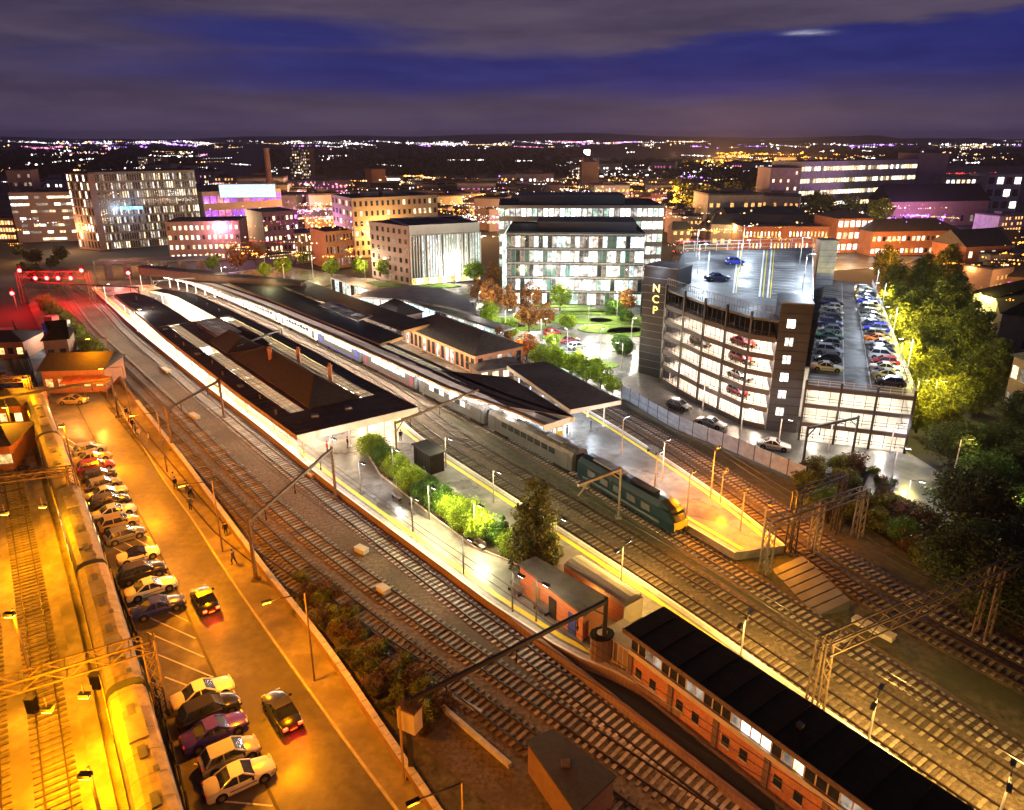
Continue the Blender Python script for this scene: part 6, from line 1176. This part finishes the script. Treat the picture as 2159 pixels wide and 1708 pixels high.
# ================================================================ far town
rt = random.Random(21)
ARCH = []
for k_, (w, d_, h_, wall, roof) in enumerate(((9, 8, 6, 'brown_brick', 'slate'), (16, 10, 7, 'orange_brick', 'slate'), (24, 14, 9, 'concrete', 'felt_roof'), (12, 9, 11, 'pink_render', 'dark_roof'), (30, 12, 7, 'brown_brick', 'dark_roof'), (20, 16, 14, 'concrete', 'felt_roof'))):
    b = MB().box(0, 0, 0, w, d_, h_); wm = b.mesh('wall', wall)
    if k_ in (2, 3, 5): rb = MB().box(-.2, -.2, h_, w+.2, d_+.2, h_+.6).box(w*.3, d_*.3, h_+.6, w*.6, d_*.6, h_+2)
    else: rb = MB().add([(-.4, -.4, h_), (w+.4, -.4, h_), (w+.4, d_+.4, h_), (-.4, d_+.4, h_), (1, d_/2, h_+3), (w-1, d_/2, h_+3)], [(0, 1, 5, 4), (2, 3, 4, 5), (1, 2, 5), (3, 0, 4), (0, 3, 2, 1)])
    rm = rb.mesh('roof', roof); wins = []
    for lm in ('lit_warm', 'lit_orange', 'lit_white', 'lit_pink'):
        q = MB(); nc = int(w/2.4)
        for r_ in range(int(h_/3)):
            for c_ in range(nc):
                if rt.random() < .6: q.box(w*(c_+.3)/nc, -.08, r_*3+.9, w*(c_+.75)/nc, .02, r_*3+2.3)
        if not q.v: q.box(1, -.1, 1, 2, .02, 2)
        wins.append(q.mesh('window', lm))
    ARCH.append((wm, rm, wins))
zones = [((430, 400, 700, 470), 34, 'in the violet-lit quarter around the shopping centre', 3), ((620, 425, 1050, 500), 60, 'in the pink-lit town centre behind the hotel', None), ((900, 385, 1420, 440), 60, 'among the orange lights beyond the office roofs', 1), ((1400, 470, 1600, 520), 20, 'on the orange street behind the car park', 1), ((0, 380, 180, 480), 16, 'in the dark quarter at the far left', 0), ((2060, 470, 2240, 640), 20, 'among the orange lights at the right edge', 1), ((1200, 355, 1700, 385), 40, 'along the bright road on the horizon', 2), ((180, 372, 430, 400), 14, 'beyond the roof of the broad apartment block', 0)]
kinds = ['brick house', 'orange brick row house', 'flat-roofed concrete block', 'tall pink-lit house', 'long low brick range', 'flat-roofed office block']
for (u0, v0, u1, v1), n, where, wi in zones:
    for i in range(n):
        p = P(rt.uniform(u0, u1), rt.uniform(v0, v1)); k_ = rt.randrange(6); wm, rm, wins = ARCH[k_]
        rw_ = p.y < P(0, (v0+v1)/2).y; sd = 'left' if p.x < P(u0+(u1-u0)*.33, (v0+v1)/2).x else 'right' if p.x > P(u0+(u1-u0)*.66, (v0+v1)/2).x else 'middle'
        t = root('town_building', f"{kinds[k_]} {where}, {'nearer' if rw_ else 'farther'} rows, {sd} part", 'building', (p.x, p.y, 0), rt.uniform(-.5, .5), f'{kinds[k_]}s {where}'); s = rt.uniform(.8, 1.3); t.scale = (s, s, s*rt.uniform(.8, 1.15))
        inst('wall', wm, t); inst('roof', rm, t); w = inst('window', wins[wi if wi is not None and rt.random() < .6 else rt.randrange(4)], t, kind='stuff')
# town lights that nobody could count
def lights(name, regs, m, size):
    b = MB()
    for (u0, v0, u1, v1, n) in regs:
        n = int(n*1.9)
        pts = []
        while len(pts) < n:                            # streets of lamps, knots of windows and a few strays
            cu, cv, kk = rt.uniform(u0, u1), rt.uniform(v0, v1), rt.random()
            if kk < .5:
                L_, sp, sl = rt.uniform(14, 110), rt.uniform(2.2, 6), rt.uniform(-.09, .09)
                pts += [(cu+i*sp, cv+i*sp*sl+rt.gauss(0, .25)) for i in range(int(L_/sp))]
            elif kk < .85: pts += [(cu+rt.gauss(0, 8), cv+rt.gauss(0, 1.2)) for _ in range(rt.randrange(4, 16))]
            else: pts.append((cu, cv))
        for u, v in pts[:n]:
            if v < 291.2 or v < v0-3: continue
            z = rt.uniform(5, 13); p = P(u, v, z); D = sqrt(p.x**2+p.y**2)
            if D > 9000: continue
            s = D/1500*size*rt.choice([.35, .45, .45, .6, .8, 1, 1.7]); w_ = s*rt.choice([1, 1, 1, 1.8])
            b.add([(p.x-w_, p.y, z), (p.x+w_, p.y, z), (p.x, p.y-s, z), (p.x, p.y+s, z), (p.x, p.y, z-s), (p.x, p.y, z+s)], [(0, 2, 5), (2, 1, 5), (1, 3, 5), (3, 0, 5), (2, 0, 4), (1, 2, 4), (3, 1, 4), (0, 3, 4)])
    b.build(name, m, kind='stuff')
for nm, c, s in (('far_white', (1, .92, .88), 3.2), ('far_warm', (1, .6, .26), 2.8), ('far_sodium', (1, .36, .04), 3.2), ('far_pink', (1, .3, .55), 2.2), ('far_violet', (.5, .22, 1), 2.6), ('far_red', (1, .05, .05), 1.4)): mat(nm, (.1, .1, .1), var=.01, em=c, es=s, sampling=False)
lights('distant_white_lights', [(0, 291.5, 2159, 305, 1000), (430, 372, 1420, 460, 330), (0, 318, 2159, 360, 160), (0, 305, 620, 365, 110), (1200, 340, 1480, 372, 200), (1300, 290, 2159, 312, 200), (1700, 312, 2159, 350, 60), (600, 290, 1250, 312, 160), (430, 380, 700, 450, 40), (900, 370, 1400, 452, 200), (620, 420, 1050, 500, 180), (1020, 560, 1340, 600, 10), (0, 360, 160, 480, 20)], 'far_white', 1.0)
lights('distant_amber_lights', [(0, 292, 2159, 312, 420), (0, 310, 620, 370, 80), (700, 370, 1420, 470, 800), (430, 430, 760, 545, 150), (1400, 380, 2159, 470, 120), (1420, 440, 1760, 540, 110), (1400, 380, 1620, 470, 60), (1700, 310, 2159, 350, 60), (620, 420, 1050, 500, 220), (2060, 480, 2159, 620, 40), (1200, 350, 1500, 400, 80)], 'far_warm', 1.0)
lights('distant_sodium_lights', [(1480, 322, 1760, 342, 170), (1360, 335, 1700, 352, 90), (700, 372, 1420, 465, 560), (430, 440, 760, 555, 90), (620, 430, 1050, 490, 120), (1420, 480, 1760, 560, 130), (2060, 480, 2159, 640, 110), (1780, 500, 2000, 560, 30), (0, 480, 60, 520, 14)], 'far_sodium', 1.15)
lights('distant_pink_lights', [(430, 380, 720, 470, 170), (620, 400, 1060, 480, 200), (900, 400, 1420, 450, 120), (0, 300, 700, 330, 50), (1000, 296, 1400, 312, 60), (1400, 500, 1700, 560, 40), (1280, 380, 1400, 440, 30)], 'far_pink', 1.0)
lights('distant_violet_lights', [(430, 400, 620, 470, 120), (1020, 370, 1070, 390, 30), (1400, 368, 1460, 382, 26), (0, 292, 2159, 310, 220), (1870, 440, 1980, 470, 30)], 'far_violet', 1.2)
lights('distant_red_lights', [(1400, 500, 1760, 580, 60), (1600, 330, 2159, 420, 26), (430, 450, 720, 560, 24)], 'far_red', 1.0)
p = P(1237, 322, 12); sf = root('stadium_floodlight', 'single dazzling white floodlight on the horizon', 'floodlight', (p.x, p.y, 12)); b = MB(); b.tube((0, 0, -6), (0, 0, 6), 6, 6, 10); b.build('lamp_head', 'glow_white', sf); MB().bar((0, 0, -12), (0, 0, -5), 1).build('mast', 'grey_steel', sf)
# ================================================================ lamps (real ones and added ones)
def town_light(u, v, z, col, pw_, r=1.0): p = P(u, v, z); lamp(p.x, p.y, z, col if col is not VIO else (.5, .18, 1), pw_*(.42 if col is ORG else .05 if col is VIO else .12), r, None, 'town_glow')  # bare point lamps strewn at random to give the town its glow
ORG = (1, .45, .12); PNK = (1, .4, .55); VIO = (.6, .25, 1)
for (u0, v0, u1, v1), n, cols, pw_ in (((430, 400, 700, 480), 14, (VIO, PNK, ORG, WARM), 26000), ((620, 420, 1050, 500), 20, (ORG, ORG, WARM, ORG), 16000), ((900, 380, 1420, 440), 20, (ORG, PNK, WARM, ORG), 34000), ((1400, 400, 1620, 480), 9, (ORG, YGREEN), 12000), ((1400, 500, 2000, 560), 18, (ORG, ORG, (1, .3, .1), WARM), 7000), ((1600, 440, 2150, 480), 10, (WARM, PNK, WARM), 11000), ((0, 480, 430, 540), 10, (ORG, WARM, (1, .6, .5)), 6000), ((350, 535, 760, 590), 16, (WARM, ORG, YGREEN, WHITE), 2600), ((2040, 540, 2159, 640), 5, (ORG, ORG), 4000), ((1420, 325, 1760, 345), 10, (ORG, ORG), 250000)):
    for i in range(n): town_light(rt.uniform(u0, u1), rt.uniform(v0, v1), 8 if pw_ < 20000 else 12, cols[i % len(cols)], pw_*rt.uniform(.6, 1.3))
# plaza lamps
for i, (u, v, c_, pw_) in enumerate(((1010, 668, WHITE, 1500), (1065, 700, YGREEN, 900), (1120, 672, WHITE, 1500), (1180, 650, WHITE, 1500), (1240, 690, WHITE, 1800), (1300, 668, YGREEN, 1300), (1265, 745, WHITE, 900), (1195, 745, COOL, 1500), (1140, 720, WHITE, 900), (1330, 720, WHITE, 900), (1310, 778, WHITE, 500), (880, 600, WARM, 1300), (770, 592, WARM, 1200), (960, 602, WHITE, 1400), (660, 585, YGREEN, 900), (1230, 790, YGREEN, 500), (1170, 770, YGREEN, 450), (560, 575, SOD, 900), (600, 600, SOD, 700), (1085, 770, SOD, 320))):
    lamp_post(P(u, v), 0, 6 if v < 700 else 5, c_, pw_*1.5, f"{['white', 'warm', 'pale'][i % 3]} plaza lamp {['by the grey canopy', 'before the glass office', 'on the wet paving', 'near the lawn', 'at the hedge'][i % 5]}, {ords[i]} counted from the grey plaza canopy" , r=.3, ang=R.uniform(0, 3), head='glow_sodium' if c_ is SOD else 'glow_white')
# access road and car park front
for i, (u, v, pw_) in enumerate(((1410, 815, 170), (1480, 870, 170), (1560, 920, 170), (1640, 945, 200), (1745, 955, 170), (1875, 955, 320), (1880, 1010, 190), (1905, 1085, 240))): lamp_post(P(u, v), 0, 4.5, WHITE if i < 5 else (.85, .8, 1), pw_*.75, f'{ords[i]} white lamp going down the access road from the NCP tower', r=.2, ang=-.5)
# far platform lamps
for i, (u, v, c_, pw_, h_) in enumerate(((1497, 1050, SOD, 1500, 6.2), (1518, 1060, SOD, 600, 3.8), (1447, 1085, SOD, 900, 5.0), (1560, 1120, SOD, 1300, 4.8), (1605, 1150, SOD, 700, 4.5), (1395, 1010, WHITE, 330, 5), (1310, 955, COOL, 380, 5), (1380, 1030, WHITE, 300, 4.5))): lamp_post(P(u, v, .9), .9, h_, c_, pw_, ['tall orange-lit pole in the middle of the far platform', 'short orange pole right of the tall one on the far platform', 'thin lamp post above the locomotive', 'lamp near the pointed end of the far platform', 'last lamp at the end of the far platform', 'white lamp on the wet part of the far platform', 'blue-white lamp at the mouth of the darkest canopy', 'white lamp beside the train on the far platform'][i], head='glow_sodium' if c_ is SOD else 'glow_white', r=.2, ang=.9, m='cream')
# near island lamps: double-headed posts on the yellow edge, singles on the open deck
for i, (u, v) in enumerate(((1309, 1228), (1560, 1392), (1829, 1566), (2100, 1740))): lamp_post(P(u, v, .9), .9, 4.0, (1, .58, .12), (1250, 130), ['double-headed lamp beside the corrugated shelter', 'double-headed lamp beside the signal box roof', 'double-headed lamp nearest the camera on the yellow platform edge', 'double-headed lamp beyond the foot of the picture'][i], arms=2, ang=.9, r=.15)
for i, (u, v, c_, pw_) in enumerate(((830, 1010, WHITE, 420), (760, 1040, COOL, 380), (977, 1210, WHITE, 330), (1040, 1060, YGREEN, 700), (940, 985, YGREEN, 500), (1170, 1165, YGREEN, 330), (870, 1120, WHITE, 230), (1130, 1310, YGREEN, 120), (1080, 1290, WHITE, 120), (1000, 1135, YGREEN, 1300), (905, 1095, YGREEN, 1200), (700, 985, WHITE, 350))): lamp_post(P(u, v, .9), .9, 4.3, c_, pw_*(1 if c_ is YGREEN and pw_ > 1000 else .65), ['white lamp by the bushes under the canopy end', 'blue-white lamp on the open deck in front of the canopy', 'thin lamp post casting a white pool near the platform edge', 'yellowish lamp behind the lime bushes', 'yellowish lamp beside the stair hood', 'yellow lamp by the tall conifer', 'lamp in the middle of the open deck', 'dim lamp before the brick hut', 'white lamp at the near end of the open deck', 'yellow lamp in front of the brightest bush', 'yellow lamp in front of the round dark bush', 'white lamp at the left canopy corner'][i], r=.15, ang=-.8, m='grey_steel')
# lamps lighting the slab end of the station toward the horizon
for i, (u, v, c_) in enumerate(((225, 640, WHITE), (300, 612, WARM), (470, 600, WHITE), (290, 700, WHITE))): lamp_post(P(u, v, .9), .9, 5, c_, 700, ['white lamp at the far tip of the left island', 'warm lamp at the far open bay', 'bright white lamp at the far end of the train platform', 'white lamp on the far left platform edge'][i], r=.2, ang=.3)
# sodium lamps added along the footpath, and yard floodlights, most of them added
for i, (s_, pw_) in enumerate(((.03, 1900), (.2, 3200), (.4, 4000), (.6, 4000), (.8, 3200), (.98, 1600))):
    p = at(kerb_line, parapet, s_, .3); q = min(range(len(kerb_line)), key=lambda i_: (kerb_line[i_]-p).length); lamp_post(p, .13, 8.5, SOD, pw_, f'{ords[i]} added orange lamp along the footpath counted from the shop', head='glow_sodium', r=.5, ang=pi+.5, m='rust_steel', arm=2.6)
for i, (u, v, z, pw_) in enumerate(((100, 1500, 6.6, 2600), (178, 1470, 6.6, 2400), (10, 1085, 6.0, 2600), (90, 1070, 6.0, 2200), (10, 860, 6.2, 2600), (50, 800, 6.0, 1500), (20, 1300, 8.5, 2400), (130, 900, 7, 1000), (-60, 1600, 7, 2500), (180, 1640, 7, 1800), (-80, 1200, 8, 2400))):
    p = P(u, v, z); t = root('yard_floodlight', f'{ords[i]} amber floodlight of the mostly added yard set', 'floodlight', (p.x, p.y, 0)); MB().cb((0, 0, z+.2), (.7, .4, .25)).build('housing', 'dark_steel', t); MB().cb((0, 0, z+.03), (.6, .32, .06)).build('diffuser', 'glow_sodium', t); (i > 3) and MB().bar((0, .4, 0), (0, .4, z+.4), .14).build('pole', 'rust_steel', t); (i < 4) and MB().bar((0, 0, z+.3), (0, 0, z+1.1), .06).build('hanger', 'rust_steel', t); lamp(0, 0, z-.2, (1, .335, .0), pw_*.75, .5, t)
for (u, v, pw_) in ((160, 828, 500), (215, 830, 400), (120, 700, 500), (130, 845, 300)): p = P(u, v, 3.5); lamp(p.x, p.y-2, 3.5, (1, .35, .06) if v > 800 else COOL, pw_, .3, None, 'shop_light')
# small things in the yard
for i in range(22):
    u, v = R.uniform(0, 95), R.uniform(790, 1000); p = P(u, v); t = root('yard_crate', f"{['rusty', 'dark', 'ochre'][i % 3]} crate among the clutter at the top of the amber yard", 'crate', (p.x, p.y, 0), R.uniform(0, 3), f"{['rusty', 'dark', 'ochre'][i % 3]} crates in the yard clutter"); s = R.uniform(.4, 1.1); MB().box(-s, -s*.6, 0, s, s*.6, s).build('body', ['rust_steel', 'dark_steel', 'fascia_brown'][i % 3], t); MB().box(-s*1.04, -s*.64, s, s*1.04, s*.64, s+.06).build('lid', 'dark_steel', t)
for i, (u, v, lb) in enumerate(((242, 1395, 'small dark equipment box on the yard gantry side, right one'), (70, 1500, 'small dark equipment box over the yard, left one'), (205, 1450, 'dark signal box-shaped case by the nearest coach'))): p = P(u, v); t = root('equipment_case', lb, 'cabinet', (p.x, p.y, 0)); MB().box(-.35, -.25, 0, .35, .25, 1.3).build('body', 'black', t); MB().box(-.4, -.3, 1.3, .4, .3, 1.38).build('lid', 'dark_steel', t)
# yellow machine and signs on the far platform
t = root('ticket_machine', 'yellow machine standing under the white canopy fascia', 'machine', (*P(1178, 920, .9), .9), .4); MB().box(-.45, -.3, 0, .45, .3, 1.9).build('body', 'train_yellow', t); MB().box(-.3, -.33, 1.0, .3, -.3, 1.5).build('screen', 'lit_cool', t)
tu, tv = P(1625, 1200), P(1722, 1300); mat('slab_grey', (.075, .072, .085), .5, var=.3, scale=.6); t = root('retaining_slab', 'smooth pale concrete slope with dark gaps between two track beds', 'wall', (0, 0, 0)); d = tv-tu; nrm = Vector((-d.y, d.x)).normalized()
for i in range(7): p, q = tu.lerp(tv, i/7+.012), tu.lerp(tv, (i+1)/7-.012); MB().add([(*p, .02), (*q, .02), (*(q+nrm*3.4), 1.2), (*(p+nrm*3.4), 1.2), (*(q+nrm*3.4), 0), (*(p+nrm*3.4), 0)], [(0, 1, 2, 3), (3, 2, 4, 5), (0, 3, 5), (1, 4, 2)]).build('slab', 'slab_grey', t)
# brown relay hut roof at the foot of the picture
q = PL([(1108, 1565), (1165, 1540), (1300, 1640), (1215, 1720)], 2.6); c = sum(q, Vector((0, 0)))/4; t = root('relay_hut', 'flat brown-roofed relay hut at the foot of the near tracks', 'hut', (c.x, c.y, 0)); q = [p-c for p in q]; MB().prism([p*.94 for p in q], 0, 2.6).build('wall', 'brown_brick', t); MB().prism(q, 2.6, 2.78).build('roof', 'brown_slate', t); MB().box(-.4, -.4, 2.78, .2, .2, 2.95).build('vent', 'rust_steel', t)
# air: purple-grey night haze round the whole scene
hz = MB().box(-9500, -300, -1.4, 9500, 12500, 125).mesh('haze', 'ground'); hm = bpy.data.materials.new('haze'); hm.use_nodes = True; hm.node_tree.nodes.clear(); v_ = hm.node_tree.nodes.new('ShaderNodeVolumePrincipled'); v_.inputs['Density'].default_value = 8.5e-5; v_.inputs['Color'].default_value = (.72, .7, .98, 1)
oo = hm.node_tree.nodes.new('ShaderNodeOutputMaterial'); hm.node_tree.links.new(v_.outputs[0], oo.inputs['Volume']); hz.materials.clear(); hz.materials.append(hm); inst('haze', hz, kind='stuff')
